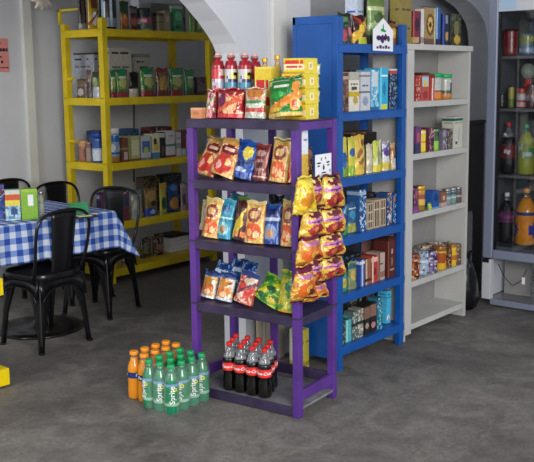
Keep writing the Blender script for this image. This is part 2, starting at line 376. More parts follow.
# ------------------------------------------------------------------ printed goods
def S(base, *ops, sp=0.10): return (base, ops, sp)
def B(v0, v1, c): return ('b', v0, v1, hx(c))
def E(u, v, ru, rv, c): return ('e', u, v, ru, rv, hx(c))
def Q(u0, v0, u1, v1, c): return ('q', u0, v0, u1, v1, hx(c))
def D(a, b_, wdt, c): return ('d', a, b_, wdt, hx(c))          # diagonal band: |v - (a + b*u)| < wdt
def T(v, u0, u1, c, h=0.016): return ('t', v, u0, u1, h, hx(c))  # line of printed text, as broken dashes
def V(u0, u1, c): return ('q', u0, 0, u1, 1, hx(c))
def K(s, c1, c2, c3): return ('k', s, hx(c1), hx(c2), hx(c3))    # busy photographic picture
def paint(st, u, v, seed):
    base, ops, sp = st; c = hx(base)
    for o in sorted(ops, key=lambda o: o[0] != 'k'):
        k = o[0]
        if k == 'b' and o[1] <= v <= o[2]: c = o[3]
        elif k == 'e' and ((u-o[1])/o[3])**2+((v-o[2])/o[4])**2 < 1: c = o[5]
        elif k == 'q' and o[1] <= u <= o[3] and o[2] <= v <= o[4]: c = o[5]
        elif k == 'd' and abs(v-(o[1]+o[2]*u)) < o[3]: c = o[4]
        elif k == 't' and abs(v-o[1]) < o[4] and o[2] <= u <= o[3] and noise.noise(Vector((u*14, o[1]*50, seed))) > -0.15: c = o[5]
        elif k == 'k':
            n = noise.noise(Vector((u*o[1], v*o[1]*1.4, seed*3.7)))
            if n > 0.28: c = o[2]
            elif n < -0.28: c = o[3]
            elif abs(n) < 0.07: c = o[4]
    r = 1 + sp*(2*random.random()-1)
    return (c[0]*r, c[1]*r, c[2]*r, 1)
def grid_face(mb, P0, U, Vv, nx, nz, st, seed, mi=0, flip=False):
    vs = []; fs = []; cs = []
    for j in range(nz+1):
        for i in range(nx+1): vs.append(P0 + U*(i/nx) + Vv*(j/nz))
    for j in range(nz):
        for i in range(nx):
            a = j*(nx+1)+i; fs.append((a, a+1, a+nx+2, a+nx+1))
            uu = (i+.5)/nx; cs.append(paint(st, 1-uu if flip else uu, (j+.5)/nz, seed))
    mb.add(vs, fs, mi, cs)
seedc = [0]
def carton_mesh(w_, d, h, st, side=None, top=None, res=90):
    """printed carton, front at local y=0 facing -y, centred in x"""
    seedc[0] += 1; sd = seedc[0]; mb = MB()
    nx = max(4, min(16, int(w_*res*1.6))); nz = max(5, min(24, int(h*res*1.4))); nd = max(3, min(10, int(d*res)))
    sst = side or (st[0], tuple(o for o in st[1] if o[0] in 'bt'), st[2])
    X = Vector((w_, 0, 0)); Y = Vector((0, d, 0)); Z = Vector((0, 0, h)); O = Vector((-w_/2, 0, 0))
    grid_face(mb, O, X, Z, nx, nz, st, sd); grid_face(mb, O+Y, X, Z, nx, nz, st, sd+.5)
    grid_face(mb, O, Y, Z, nd, nz, sst, sd+1); grid_face(mb, O+X, Y, Z, nd, nz, sst, sd+2)
    tst = top or S(st[0], sp=0.05)
    grid_face(mb, O+Z, X, Y, 4, 3, tst, sd+3); grid_face(mb, O, X, Y, 1, 1, tst, sd+3)
    me = mb.mesh('carton', M['card'])
    bm = bmesh.new(); bm.from_mesh(me); bmesh.ops.remove_doubles(bm, verts=bm.verts, dist=1e-5); bmesh.ops.recalc_face_normals(bm, faces=bm.faces)
    for v in bm.verts:   # slightly soft, handled cartons
        c_ = v.co; q = noise.noise(Vector((c_.x*18, c_.z*14+sd, c_.y*18)))*0.0016
        if 0 < c_.z < h: v.co.y += q
    bm.to_mesh(me); bm.free(); return me
def bag_mesh(w_, h, d, st, crimp=0.07, fold=0.0, back=None, pinch=0.07, nx=18, nz=24, stand=False):
    seedc[0] += 1; sd = seedc[0]; mb = MB(); F = []; K_ = []
    def prof(u, v):
        e = math.sin(PI*min(max(u, 0), 1))**0.55
        vv = (v-crimp)/(1-2*crimp) if not stand else v/(1-crimp)
        if stand: g = 0 if vv > 1 else math.cos(PI/2*max(vv, 0)**1.6)**0.55*0.9+0.1*(1-vv)
        else: g = 0 if vv < 0 or vv > 1 else math.sin(PI*vv)**0.5
        return e*g
    for side in (-1, 1):
        vs = []
        for j in range(nz+1):
            for i in range(nx+1):
                u, v = i/nx, j/nz; t = prof(u, v)*d/2
                ww_ = w_*(1 - pinch*math.sin(PI*v))
                wr = noise.noise(Vector((u*6, v*5, sd+side*9)))*0.10*d + noise.noise(Vector((u*15, v*4, sd)))*0.05*d
                cr = 0.0022*math.sin(u*PI*16) if (v < crimp or v > 1-crimp) and not (stand and v < .5) else 0
                y = side*(t + (wr if t > d*0.08 else 0)) + cr
                x = (u-.5)*ww_; z = v*h
                vs.append((x, y - fold*max(0, v-0.85)*h, z + 0.004*math.sin(u*9+sd)*(1 if v > .9 else 0)))
        fs = []; cs = []
        for j in range(nz):
            for i in range(nx):
                a = j*(nx+1)+i; fs.append((a, a+1, a+nx+2, a+nx+1)); u = (i+.5)/nx
                cs.append(paint(st if side < 0 else (back or st), u if side < 0 else 1-u, (j+.5)/nz, sd))
        mb.add(vs, fs, 0, cs, True)
    me = mb.mesh('bag', M['foil'])
    bm = bmesh.new(); bm.from_mesh(me)
    edge = [v for v in bm.verts if abs(abs(v.co.x)-w_/2*(1-pinch*math.sin(PI*min(1, max(0, v.co.z/h))))) < 1e-3 or v.co.z < 1e-4 or v.co.z > h*0.93]
    bmesh.ops.remove_doubles(bm, verts=edge, dist=6e-4); bmesh.ops.recalc_face_normals(bm, faces=bm.faces); bm.to_mesh(me); bm.free()
    for p in me.polygons: p.use_smooth = True
    return me
def jar_mesh(r, h, st, n=20, nz=14, taper=1.0, m='gloss'):
    seedc[0] += 1; sd = seedc[0]; mb = MB(); vs = []; fs = []; cs = []
    for j in range(nz+1):
        z = h*j/nz; rr = r*(1 if 0 < j < nz else 0.93)*(taper + (1-taper)*j/nz)
        for k in range(n): a = 2*PI*k/n; vs.append((rr*math.cos(a), rr*math.sin(a), z))
    for j in range(nz):
        for k in range(n):
            fs.append((j*n+k, j*n+(k+1) % n, (j+1)*n+(k+1) % n, (j+1)*n+k)); cs.append(paint(st, ((k+.5)/n*2) % 1, (j+.5)/nz, sd))
    fs.append(tuple(range(n))[::-1]); cs.append(hx(st[0])); fs.append(tuple(nz*n+k for k in range(n))); cs.append(paint(st, .5, .97, sd))
    mb.add(vs, fs, 0, cs, True); return mb.mesh('jar', M[m])

def place(me, name, label, cat, group, loc, rz=0.0, rx=0.0, ry=0.0):
    """put a mesh on a shelf so that its lowest point stands at loc.z"""
    o = bpy.data.objects.new(name, me); C.objects.link(o); me.name = name
    Mx = Matrix.Rotation(rz, 4, 'Z') @ Matrix.Rotation(rx, 4, 'X') @ Matrix.Rotation(ry, 4, 'Y')
    zmin = min((Mx @ v.co).z for v in me.vertices)
    o.matrix_world = Matrix.Translation((loc[0], loc[1], loc[2]-zmin+0.0006)) @ Mx
    return tag(o, label, cat, group)

def lid(o, r, h, z, m, name='lid'):
    mb = MB(); mb.lathe([(r*0.98, z), (r*1.04, z+0.002), (r*1.04, z+h*0.9), (r*0.98, z+h)], 20); return mb.obj(name, m, o)

random.seed(5)
def LST(z): return next((l for l in (BZ, WZ, YZ) if z in l), [])
ZALL = sorted(BZ+WZ+YZ)
def row(Y, Z, items, group, depth=0.09):
    """goods facing -y on a shelf. item: (kind,x0,x1,ytop,style,name,cat,label[,dy[,ry]])"""
    for it in items:
        kind, p0, p1, pt, st, nm, cat, lab = it[:8]; dy = it[8] if len(it) > 8 else 0.0; ry = it[9] if len(it) > 9 else 0.0
        y = Y + dy; zb = Z + (it[10] if len(it) > 10 else 0)
        ymid = 0
        # pixel row of the item's middle
        a = at_y(p0, pt, y); b = at_y(p1, pt, y); h = max(0.02, (a.z+b.z)/2 - zb)
        c = EYE; x0, x1 = a.x, b.x
        nxt = [q for q in ZALL if zb < q - 0.12 and (q in LST(Z))]
        if nxt: h = min(h, min(nxt) - 0.056 - zb)
        # side face seen on the right: front width is the part left after the depth
        bnd = next((q for l, q in ((BZ, (3.748, 4.305)), (WZ, (4.40, 5.11)), (YZ, (4.395, 5.465))) if Z in l), (-9, 9))
        if Z not in (BZ[0], YZ[0]): x0, x1 = max(x0, bnd[0]), min(x1, bnd[1])
        w_ = max(0.02, x1-x0-0.003); cx = (x0+x1)/2; dd = min(depth, max(0.03, w_*1.3), 0.09 if dy > .1 and Y < 3 else 1)
        rz = R(random.uniform(-1.5, 1.5)) if w_ > 0.03 else 0
        if kind == 'box': place(carton_mesh(w_*0.97, dd, h, st), nm, lab, cat, group, (cx, y, zb), rz, 0, ry)
        elif kind == 'bag': place(bag_mesh(w_*1.04, h, max(0.035, w_*0.45), st, stand=True), nm, lab, cat, group, (cx, y+w_*0.24, zb), rz, 0, ry)
        elif kind in ('jar', 'can'):
            r = w_/2*0.97; hh = h*(0.84 if kind == 'jar' else 1)
            o = place(jar_mesh(r, hh, st), nm, lab, cat, group, (cx, y+r, zb), R(random.uniform(0, 360)))
            if kind == 'jar': lid(o, r*0.95, h-hh-0.001, hh, M[it[11] if len(it) > 11 else 'green_cap'])
def rowx(X, Z, items, group, depth=0.09):
    """goods facing -x near the left end of a shelf"""
    for it in items:
        kind, p0, p1, pt, st, nm, cat, lab = it[:8]; dx = it[8] if len(it) > 8 else 0.0; x = X + dx; zb = Z + (it[9] if len(it) > 9 else 0)
        a = at_x(p0, pt, x); b = at_x(p1, pt, x); h = max(.02, (a.z+b.z)/2-zb); w_ = max(0.02, a.y-b.y-0.003); cy = (a.y+b.y)/2
        if kind == 'box': place(carton_mesh(w_*.97, min(depth, w_*1.3), h, st), nm, lab, cat, group, (x, cy, zb), R(-90))
        elif kind == 'bag': place(bag_mesh(w_*1.04, h, max(.035, w_*.4), st, stand=True), nm, lab, cat, group, (x+w_*.22, cy, zb), R(-90))
        else:
            r = w_/2*.97; hh = h*(.84 if kind == 'jar' else 1)
            o = place(jar_mesh(r, hh, st), nm, lab, cat, group, (x+r, cy, zb))
            if kind == 'jar': lid(o, r*.95, h-hh-.001, hh, M[it[10] if len(it) > 10 else 'blue_ink'])

# ------------------------------------------------------------------ goods on the blue unit
TY = BY0+0.03
row(TY, BZ[0], [
 ('bag', 342, 355.5, 13, S('1c2a1c', E(.35, .8, .25, .1, '5a8a4a'), Q(.05, .1, .4, .45, 'b83a4a'), Q(.55, .25, .9, .55, 'c86a78'), K(5, '1a3018', '2c1a1c', '3c6a3a')), 'snack_bag', 'bag', 'dark green bag with pink squares at the left end of the blue unit top'),
 ('bag', 356.5, 371, 15, S('3c1418', Q(.2, 0, .75, .25, 'c6cc30'), D(.2, .6, .16, 'e0b030'), D(1.1, -.8, .1, 'c04020'), E(.5, .55, .2, .15, 'f0d040')), 'snack_bag', 'bag', 'dark red and yellow striped bag left of the pointed sign'),
 ('bag', 373.5, 390, -4, S('6f8a48', B(.72, .8, 'c8d0a0'), D(.35, .4, .07, 'b8c890'), E(.5, .55, .3, .12, '3e5a24'), B(0, .2, '2a2a18')), 'snack_bag', 'bag', 'large green bag with pale stripes standing behind the pointed sign', .07),
 ('bag', 391, 398.5, 21, S('7a4a18', E(.5, .5, .42, .22, 'e09a30'), E(.5, .5, .2, .1, 'f2c060'), B(.9, 1, '3a2010')), 'snack_bag', 'bag', 'orange and brown bag right of the pointed sign'),
 ('box', 357, 364, -4, S('c8d2e2', T(.5, .1, .9, '3a6ac0'), T(.7, .1, .9, '3a6ac0')), 'carton', 'box', 'pale blue and white carton at the back above the red and yellow bag', .17),
 ('bag', 365, 373, -4, S('2e2624', E(.5, .6, .3, .2, '584438'), Q(.3, .75, .7, .85, 'b0a8a0')), 'snack_bag', 'bag', 'dark brown tall bag at the back left of the large green bag', .17),
 ('bag', 391, 398, -4, S('241e1c', E(.5, .7, .3, .12, 'b89a80'), K(4, '32241e', '1c1614', '5a4030')), 'snack_bag', 'bag', 'nearly black tall bag at the back right of the large green bag', .17),
], 'goods on the top of the blue unit', 0.08)
row(TY, BZ[1], [
 ('box', 341.5, 348.5, 73, S('5a3c30', K(5, '7a5040', '3a2620', '8a6a54'), B(.85, .93, 'b89a80')), 'carton', 'box', 'slim brown carton at the left end of the row under the pointed sign'),
 ('box', 349, 359.5, 72, S('d8d4c4', B(.38, .5, 'c8a828'), B(.8, 1, 'b0aca0'), E(.6, .28, .25, .1, 'b89a50'), T(.68, .1, .9, '56524a'), E(.5, .58, .3, .05, '4a4438')), 'carton', 'box', 'white carton with a yellow band, second in the row of tall cartons'),
 ('box', 360.5, 370.5, 72, S('c4c6cc', B(.46, .52, '5a5a66'), E(.5, .24, .3, .12, '8c98ac'), B(.86, .93, '7a7068'), T(.66, .15, .85, '4a4a52')), 'carton', 'box', 'silver grey carton with a dark stripe, third in the row of tall cartons'),
 ('box', 371, 379, 70, S('6fb4d4', Q(.15, .6, .9, .95, 'c8d4dc'), B(0, .1, '2d6a9a'), K(6, '8cc4dc', '3a88b4', 'dce8ee')), 'carton', 'box', 'light blue carton with a white upper half, fourth in the row of tall cartons'),
 ('box', 379.5, 388.5, 68, S('35a9d2', V(.0, .25, '6ccbe6'), E(.55, .5, .2, .16, '1c7cac'), Q(.2, .02, .9, .14, 'd8d850'), T(.8, .2, .9, 'e8f2f6')), 'carton', 'box', 'tall bright cyan carton with a yellow foot, fifth in the row of tall cartons'),
 ('box', 389.5, 399, 69, S('1e2b44', B(.86, .94, 'b04a40'), B(.94, 1, 'c8ccd4'), K(5, '2c5a8c', '16202c', '8aa0b0')), 'carton', 'box', 'navy carton with a red and white top ending the tall carton row'),
], 'tall cartons on the upper blue shelf', 0.1)
row(TY, BZ[2], [
 ('bag', 341, 349.5, 138, S('d2c648', E(.5, .5, .4, .14, '1e4f9c'), B(.0, .2, '7aa030'), E(.5, .3, .3, .08, '2c6ab0')), 'snack_bag', 'bag', 'yellow bag with blue ovals at the left end of the third blue shelf'),
 ('bag', 350, 357, 137, S('c8c040', E(.5, .6, .4, .12, '22559c'), B(.0, .25, '9ab838')), 'snack_bag', 'bag', 'narrow yellow and blue bag second on the third blue shelf'),
 ('bag', 357.5, 367.5, 135, S('d4b440', E(.45, .45, .35, .2, '9a5c2c'), D(.3, .3, .06, 'e8cc60'), E(.7, .8, .2, .08, '8a5024'), B(0, .12, 'e6c040')), 'snack_bag', 'bag', 'golden bag with a brown patch in the middle left of the third blue shelf'),
 ('bag', 368.2, 375, 144, S('c9bfa4', V(.7, 1, 'b0a684'), Q(.2, .1, .6, .3, 'a8a080')), 'snack_bag', 'bag', 'plain beige paper bag in the middle of the third blue shelf'),
 ('bag', 375.5, 384, 141, S('c9cc52', D(.1, .9, .12, 'e8e4c0'), E(.5, .5, .16, .3, '8a9a6a'), B(0, .2, 'e0d030')), 'snack_bag', 'bag', 'lime yellow bag with a slanted white band on the third blue shelf'),
 ('bag', 384.5, 391.5, 142, S('d6d2da', E(.5, .62, .4, .12, '4a2f7a'), B(.05, .28, 'd8c040'), D(.7, .2, .05, '6a54a0')), 'snack_bag', 'bag', 'white bag with a purple oval on the third blue shelf'),
 ('bag', 392, 399, 143, S('c4a870', B(.6, .85, '9a6a3a'), Q(.1, .1, .9, .4, 'b8b0a8'), E(.5, .5, .3, .1, '5a3a6a')), 'snack_bag', 'bag', 'tan bag at the right end of the third blue shelf'),
], 'bags on the third blue shelf', 0.08)
# open tray box behind them
tb = thing('display_tray', 'dark brown open display tray standing behind bags on the third blue shelf', 'tray', (4.17, BY0+.16, BZ[2]))
mb = MB(); mb.box(-.13, .13, 0, .09, 0, .008)
mb.box(-.13, -.124, 0, .09, .008, .205); mb.box(.124, .13, 0, .09, .008, .205); mb.box(-.124, .124, 0, .006, .008, .20); mb.box(-.124, .124, .084, .09, .008, .215); mb.obj('tray_box', M['dark_brown'], tb)
mb = MB()
for k in range(7):
    mb.box(-.12+k*.034, -.09+k*.034, .015, .075, .009, .205+.006*(k % 3), 0, hx(['5a3422', '7a4a2c', '3c2418'][k % 3]))
mb.obj('packets', M['card'], tb)
row(TY, BZ[3], [
 ('bag', 341.5, 349.5, 205, S('1e6a96', E(.5, .5, .3, .2, '0f3a66'), B(0, .25, '3a8a50'), D(.6, .3, .06, '8ac0d8')), 'snack_bag', 'bag', 'teal blue bag with a green foot at the left of the fourth blue shelf'),
 ('bag', 350, 358.5, 203, S('22507c', E(.5, .62, .35, .15, '2c88a8'), B(.05, .35, '9ea04a'), T(.8, .1, .9, 'c8d0d8')), 'snack_bag', 'bag', 'blue bag with an olive foot, second on the fourth blue shelf'),
 ('box', 359.5, 366.5, 190, S('2a5a94', K(6, '1c3c70', '4a86b8', 'd0dce8'), B(.88, .94, '9ab4cc')), 'carton', 'box', 'tallest blue speckled carton on the fourth blue shelf'),
 ('box', 367.5, 373.5, 203, S('b8a68e', Q(.2, .06, .45, .94, '5a4636'), Q(.6, .06, .85, .94, '6a523e'), B(.3, .34, 'c8b8a0'), B(.62, .66, 'c8b8a0')), 'carton', 'box', 'beige carton with dark windows, left one of three on the fourth blue shelf'),
 ('box', 374, 380, 200, S('b8a68e', Q(.2, .06, .45, .94, '5a4636'), Q(.6, .06, .85, .94, '6a523e'), B(.3, .34, 'c8b8a0'), B(.62, .66, 'c8b8a0')), 'carton', 'box', 'beige carton with dark windows, middle one of three on the fourth blue shelf'),
 ('box', 380.5, 386, 199, S('b8a68e', Q(.2, .06, .45, .94, '5a4636'), Q(.6, .06, .85, .94, '6a523e'), B(.3, .34, 'c8b8a0'), B(.62, .66, 'c8b8a0')), 'carton', 'box', 'beige carton with dark windows, right one of three on the fourth blue shelf'),
 ('box', 387, 392.5, 193, S('24487e', K(5, '3a70a8', '122a54', 'c89a60'), E(.5, .25, .3, .1, 'c8d0dc')), 'carton', 'box', 'navy blue carton right of the three beige ones on the fourth blue shelf'),
 ('box', 393, 399, 193, S('1f3f72', E(.5, .8, .35, .1, 'b07a50'), K(5, '2f62a0', '14284c', '9ab0cc')), 'carton', 'box', 'navy carton with a brown circle at the right end of the fourth blue shelf'),
], 'goods on the fourth blue shelf', 0.09)
row(TY, BZ[4], [
 ('bag', 341.5, 350, 268, S('3a7a62', E(.4, .4, .3, .25, 'b8b040'), B(.8, 1, '28343c'), D(.7, -.2, .06, '2a8aa0')), 'snack_bag', 'bag', 'green and yellow bag at the left of the fifth blue shelf'),
 ('bag', 350.5, 359, 262, S('7a8a62', E(.5, .5, .35, .2, 'c8a850'), B(.75, .9, '205a58'), Q(.7, .1, .95, .5, '40606a')), 'snack_bag', 'bag', 'olive bag with a tan oval, second on the fifth blue shelf'),
 ('box', 360, 365, 260, S('2c4c9c', V(.4, .6, 'b8c4dc'), B(.85, .95, 'd0d4dc')), 'carton', 'box', 'slim blue carton in the middle left of the fifth blue shelf'),
 ('box', 365.5, 371.5, 259, S('8a5a3c', V(.0, .3, 'c8b090'), T(.7, .3, .9, 'e0d0b8'), B(.1, .25, '4a2a20')), 'carton', 'box', 'brown and cream carton between blue and red cartons on the fifth blue shelf'),
 ('box', 372, 378, 256, S('b8342e', V(.0, .25, 'd8c8b8'), B(.8, .92, 'e2b0a0'), E(.55, .4, .25, .15, '7a1818')), 'carton', 'box', 'bright red carton in the middle of the fifth blue shelf'),
 ('box', 378.5, 385, 253, S('b0a090', V(.0, .2, '8a3a30'), T(.6, .2, .9, '4a3a34'), B(.1, .3, '8a6a58')), 'carton', 'box', 'grey beige carton right of the red one on the fifth blue shelf'),
 ('box', 388, 398.5, 237, S('5a1f16', V(.0, .12, '8a5a48'), E(.55, .65, .12, .08, 'b8a898'), E(.55, .4, .14, .1, '7a6a60'), B(.93, 1, '3a120e'), T(.2, .3, .8, 'a88a78')), 'carton', 'box', 'tall dark red carton at the right end of the fifth blue shelf'),
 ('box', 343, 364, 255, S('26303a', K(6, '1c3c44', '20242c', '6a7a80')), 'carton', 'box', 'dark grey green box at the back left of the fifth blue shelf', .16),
], 'goods on the fifth blue shelf', 0.1)
row(TY, BZ[5], [
 ('box', 341, 345.5, 322, S('2a3a36', K(5, '40502c', '1a2420', '8a8a50')), 'carton', 'box', 'dark green carton at the left end of the bottom blue shelf'),
 ('box', 346, 351.5, 317, S('52aab2', V(.0, .3, '8cd0d0'), B(.9, 1, '2a4a4c')), 'carton', 'box', 'slim turquoise carton on the bottom blue shelf'),
 ('box', 352.5, 357.5, 312, S('5a6a68', B(.5, .56, '22282a'), K(5, '7a8a80', '3a4644', 'c0c8bc')), 'carton', 'box', 'grey green carton beside the turquoise one on the bottom blue shelf'),
 ('box', 358, 363.5, 309, S('88867a', B(.5, .56, '22282a'), K(5, 'a8a490', '54564c', 'd0ccb8')), 'carton', 'box', 'beige grey carton in the middle of the bottom blue shelf'),
 ('box', 364.5, 370, 306, S('1c1818', B(.55, .95, '7a5a4c'), E(.5, .3, .3, .12, 'a08a80')), 'carton', 'box', 'black carton with a brown top, left one of two on the bottom blue shelf'),
 ('box', 370.5, 376.5, 303, S('1a1616', B(.55, .95, '84604e'), E(.5, .25, .35, .12, 'b07a80'), T(.4, .2, .8, 'c0b0a8')), 'carton', 'box', 'black carton with a pink mark, right one of two on the bottom blue shelf'),
 ('box', 377.5, 382.5, 298, S('2a6e88', K(5, '3a98a0', '1c4258', '8ac4c8')), 'carton', 'box', 'dark teal carton right of the black ones on the bottom blue shelf'),
 ('box', 386, 394.5, 291, S('49b3d9', B(.78, .82, '2a88b4'), E(.5, .18, .3, .1, 'e0e4ec'), T(.9, .2, .8, '1c6a94'), E(.6, .15, .12, .05, 'd05070')), 'carton', 'box', 'sky blue carton leaning at the right end of the bottom blue shelf', .03, R(3)),
], 'goods on the bottom blue shelf', 0.1)
tag(MB().box(4.292, 4.304, BY0+.05, BY1-.03, BZ[4]+.001, BZ[4]+.235, 0, hx('9a6f62')).obj('board_sheet', M['card']), 'plain dusty pink board standing inside the right end of the fifth blue shelf', 'board')
# second row of goods seen over the first ones
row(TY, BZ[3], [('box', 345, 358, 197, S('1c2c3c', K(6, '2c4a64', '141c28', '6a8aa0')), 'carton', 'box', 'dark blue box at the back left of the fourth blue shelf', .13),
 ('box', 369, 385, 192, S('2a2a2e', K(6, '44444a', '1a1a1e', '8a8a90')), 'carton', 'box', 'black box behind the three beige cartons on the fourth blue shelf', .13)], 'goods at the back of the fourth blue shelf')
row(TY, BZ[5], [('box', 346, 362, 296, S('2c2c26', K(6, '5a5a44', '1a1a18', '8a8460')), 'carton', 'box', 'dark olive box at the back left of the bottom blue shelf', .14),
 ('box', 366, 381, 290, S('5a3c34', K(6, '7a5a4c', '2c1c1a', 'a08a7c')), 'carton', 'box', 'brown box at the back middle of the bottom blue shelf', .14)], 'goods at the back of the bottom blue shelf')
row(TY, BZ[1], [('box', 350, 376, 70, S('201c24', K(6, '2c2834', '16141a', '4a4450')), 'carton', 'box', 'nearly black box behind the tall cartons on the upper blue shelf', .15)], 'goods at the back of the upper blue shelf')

# pointed paper sign on the top shelf edge
sg = thing('paper_sign', 'white house-shaped paper sign clipped to the front of the blue unit', 'sign', (0, 0, 0))
sy = BY0-0.010
a0, a1 = at_y(372.7, 50.5, sy), at_y(392.7, 51.5, sy); tz = at_y(382, 18, sy).z; sz = at_y(382, 30, sy).z; cx = (a0.x+a1.x)/2
mb = MB(); mb.extrude([(a0.x, a0.z), (a1.x, a1.z), (a1.x, sz), (cx, tz), (a0.x, sz)], 'y', sy-.0015, sy, 0); mb.obj('card', M['paper'], sg)
def blob(name, cx_, cz, rx_, rz_, y, m, parent, n=14, wob=.25, seed=1):
    mb = MB(); pts = []
    for k in range(n):
        a = 2*PI*k/n; q = 1+wob*noise.noise(Vector((math.cos(a)*1.5, math.sin(a)*1.5, seed))); pts.append((cx_+rx_*q*math.cos(a), cz+rz_*q*math.sin(a)))
    mb.extrude(pts, 'y', y-.0005, y, 0); return mb.obj(name, m, parent)
zz = lambda py: at_y(382, py, sy).z
blob('leaf_mark', cx, zz(28), .006, .02, sy-.0018, M['green_ink'], sg, seed=2)
blob('leaf_mark', cx-.012, zz(30), .013, .008, sy-.0018, M['green_ink'], sg, seed=3); blob('leaf_mark', cx+.012, zz(31), .013, .007, sy-.0018, M['green_ink'], sg, seed=4)
for dx, dz, rx_, rz_, m in ((-.045, 0, .022, .014, 'purple_ink'), (-.008, -.006, .02, .022, 'purple_ink'), (.024, .004, .014, .018, 'purple_ink'), (.05, -.004, .014, .016, 'purple_ink'), (.012, .0, .007, .012, 'red_ink')):
    blob('fruit_mark', cx+dx, zz(38)+dz, rx_, rz_, sy-.0019, M[m], sg, seed=dx*90)
for dx, wd_ in ((-.055, .02), (-.026, .024), (.002, .018), (.028, .022), (.055, .02)):
    mb = MB(); mb.box(cx+dx-wd_/2, cx+dx+wd_/2, sy-.0022, sy-.0018, zz(47.5)-.006, zz(47.5)+.006+(.006 if wd_ > .02 else 0)); mb.obj('print_mark', M['purple_ink'], sg)

# ------------------------------------------------------------------ goods on the white unit
WT = WY0+0.012
row(WY0+.03, 1.713, [
 ('box', 400.5, 412, -6, S('8a7a3e', *[B(k/8, k/8+.012, '4a4020') for k in range(9)], T(.3, .1, .9, '4c4224'), T(.68, .1, .9, '4c4224')), 'carton', 'box', 'tall stack-like olive brown carton at the left end of the white unit top'),
 ('box', 413, 421, 11, S('7a2436', V(.0, .15, 'b05a60'), E(.55, .6, .25, .2, '3a1420'), B(.06, .2, 'b89a60'), V(.85, 1, '3c2a6a')), 'carton', 'box', 'crimson carton left of the narrow white one on the white unit'),
 ('box', 421.3, 424.5, 9, S('d6d0c8', B(.05, .2, '9a8a80')), 'carton', 'box', 'narrow white carton on top of the white unit'),
 ('box', 425, 436, 8, S('a08458', E(.5, .55, .38, .3, '6a4a20'), E(.5, .55, .22, .2, 'd4b060'), E(.5, .55, .1, .1, '3a2410'), B(.0, .15, '6a5040'), V(.85, 1, 'c8c0a0')), 'carton', 'box', 'gold carton with a dark round ornament on the white unit'),
 ('box', 436.5, 441, 8, S('2a5aa0', V(.0, .35, 'a8c8e0'), B(.0, .15, '1c2c5a')), 'carton', 'box', 'slim blue carton beside the gold one on the white unit'),
 ('box', 442.5, 449.5, 14, S('1e2440', V(.0, .25, '3a5ab0'), E(.7, .3, .25, .15, 'b89060'), Q(.5, .7, .8, .95, '8a90a8')), 'carton', 'box', 'dark blue carton with a tan patch on the white unit'),
 ('box', 450, 461.5, 14, S('22281e', E(.6, .55, .25, .25, '707048'), E(.65, .2, .3, .14, 'c09840'), K(4, '343c28', '16180f', '5a6038'), E(.3, .85, .2, .08, '4a5a50')), 'carton', 'box', 'dark olive carton with gold picture at the right end of the white unit top'),
], 'cartons on top of the white unit', 0.07)
row(WY0+.005, WZ[0], [
 ('box', 415.5, 421, 76, S('a8322e', K(5, 'c8604a', '6a1a1c', 'd8b8a0')), 'carton', 'box', 'red carton at the left end of the top inner white shelf'),
 ('box', 421.7, 429.5, 72.5, S('b8544c', Q(.1, .5, .9, .85, 'a8c4d0'), E(.5, .6, .25, .1, 'e0c040'), E(.5, .2, .35, .14, 'a02c34'), B(.88, 1, '4a2420')), 'carton', 'box', 'red and pale blue carton second on the top inner white shelf'),
 ('box', 430, 435, 74, S('b03830', V(.4, .65, 'e4d8d0'), B(.85, 1, '7a2420')), 'carton', 'box', 'narrow red and white carton on the top inner white shelf'),
 ('jar', 436, 446, 73, S('b0b4ae', B(.0, .35, 'd07a28'), E(.5, .6, .25, .2, '5a6a74'), B(.36, .42, '6a4a30')), 'food_jar', 'jar', 'grey jar with an orange foot on the top inner white shelf', 0, 0, 0, 'green_cap'),
 ('jar', 447.5, 455, 74, S('a8aaa0', B(.0, .3, 'b8742c'), E(.5, .6, .25, .2, '46505a'), B(.31, .4, '3a4a44')), 'food_jar', 'jar', 'smaller grey jar with a brown foot at the right of the top inner white shelf', 0, 0, 0, 'green_cap'),
], 'goods on the top inner white shelf', 0.08)
row(WY0+.005, WZ[1], [
 ('box', 415.5, 421.5, 127, S('6a3a6a', B(.0, .35, '38345c'), E(.5, .6, .3, .2, 'b05070')), 'carton', 'box', 'purple and pink carton at the left end of the second inner white shelf'),
 ('can', 422.5, 428.3, 130, S('e2c21c', B(.88, .96, 'c8c8c0'), B(.45, .52, 'c87820')), 'tall_can', 'can', 'bright yellow cylindrical can on the second inner white shelf'),
 ('box', 429, 434.5, 128, S('5a2c40', K(5, 'a04a5a', '2c1a30', 'c8a0a0')), 'carton', 'box', 'maroon carton right of the yellow can on the white unit'),
 ('can', 435.5, 441.3, 128, S('8ac038', B(.4, .62, '2c5a2c'), B(.62, 1, '2a3a2c'), B(.85, .95, '5aa050')), 'tall_can', 'can', 'lime green cylindrical can on the second inner white shelf'),
 ('box', 442.5, 447.5, 130, S('6a6476', K(5, '8a8494', '3a3444', 'c0b8c8')), 'carton', 'box', 'grey violet carton beside the lime can on the white unit'),
 ('box', 448, 453, 129, S('5c5248', K(5, '8a7a6a', '302a26', 'b0a898')), 'carton', 'box', 'grey brown carton beside the pale tall box on the white unit'),
 ('box', 453.5, 463, 117, S('c3c4b4', B(.87, .97, '1f5a54'), Q(.55, .25, .62, .65, '8a8c80'), E(.35, .17, .14, .035, '2a2424'), T(.8, .1, .9, '8a8c80')), 'carton', 'box', 'tall pale box with a dark green top on the second inner white shelf'),
], 'goods on the second inner white shelf', 0.08)
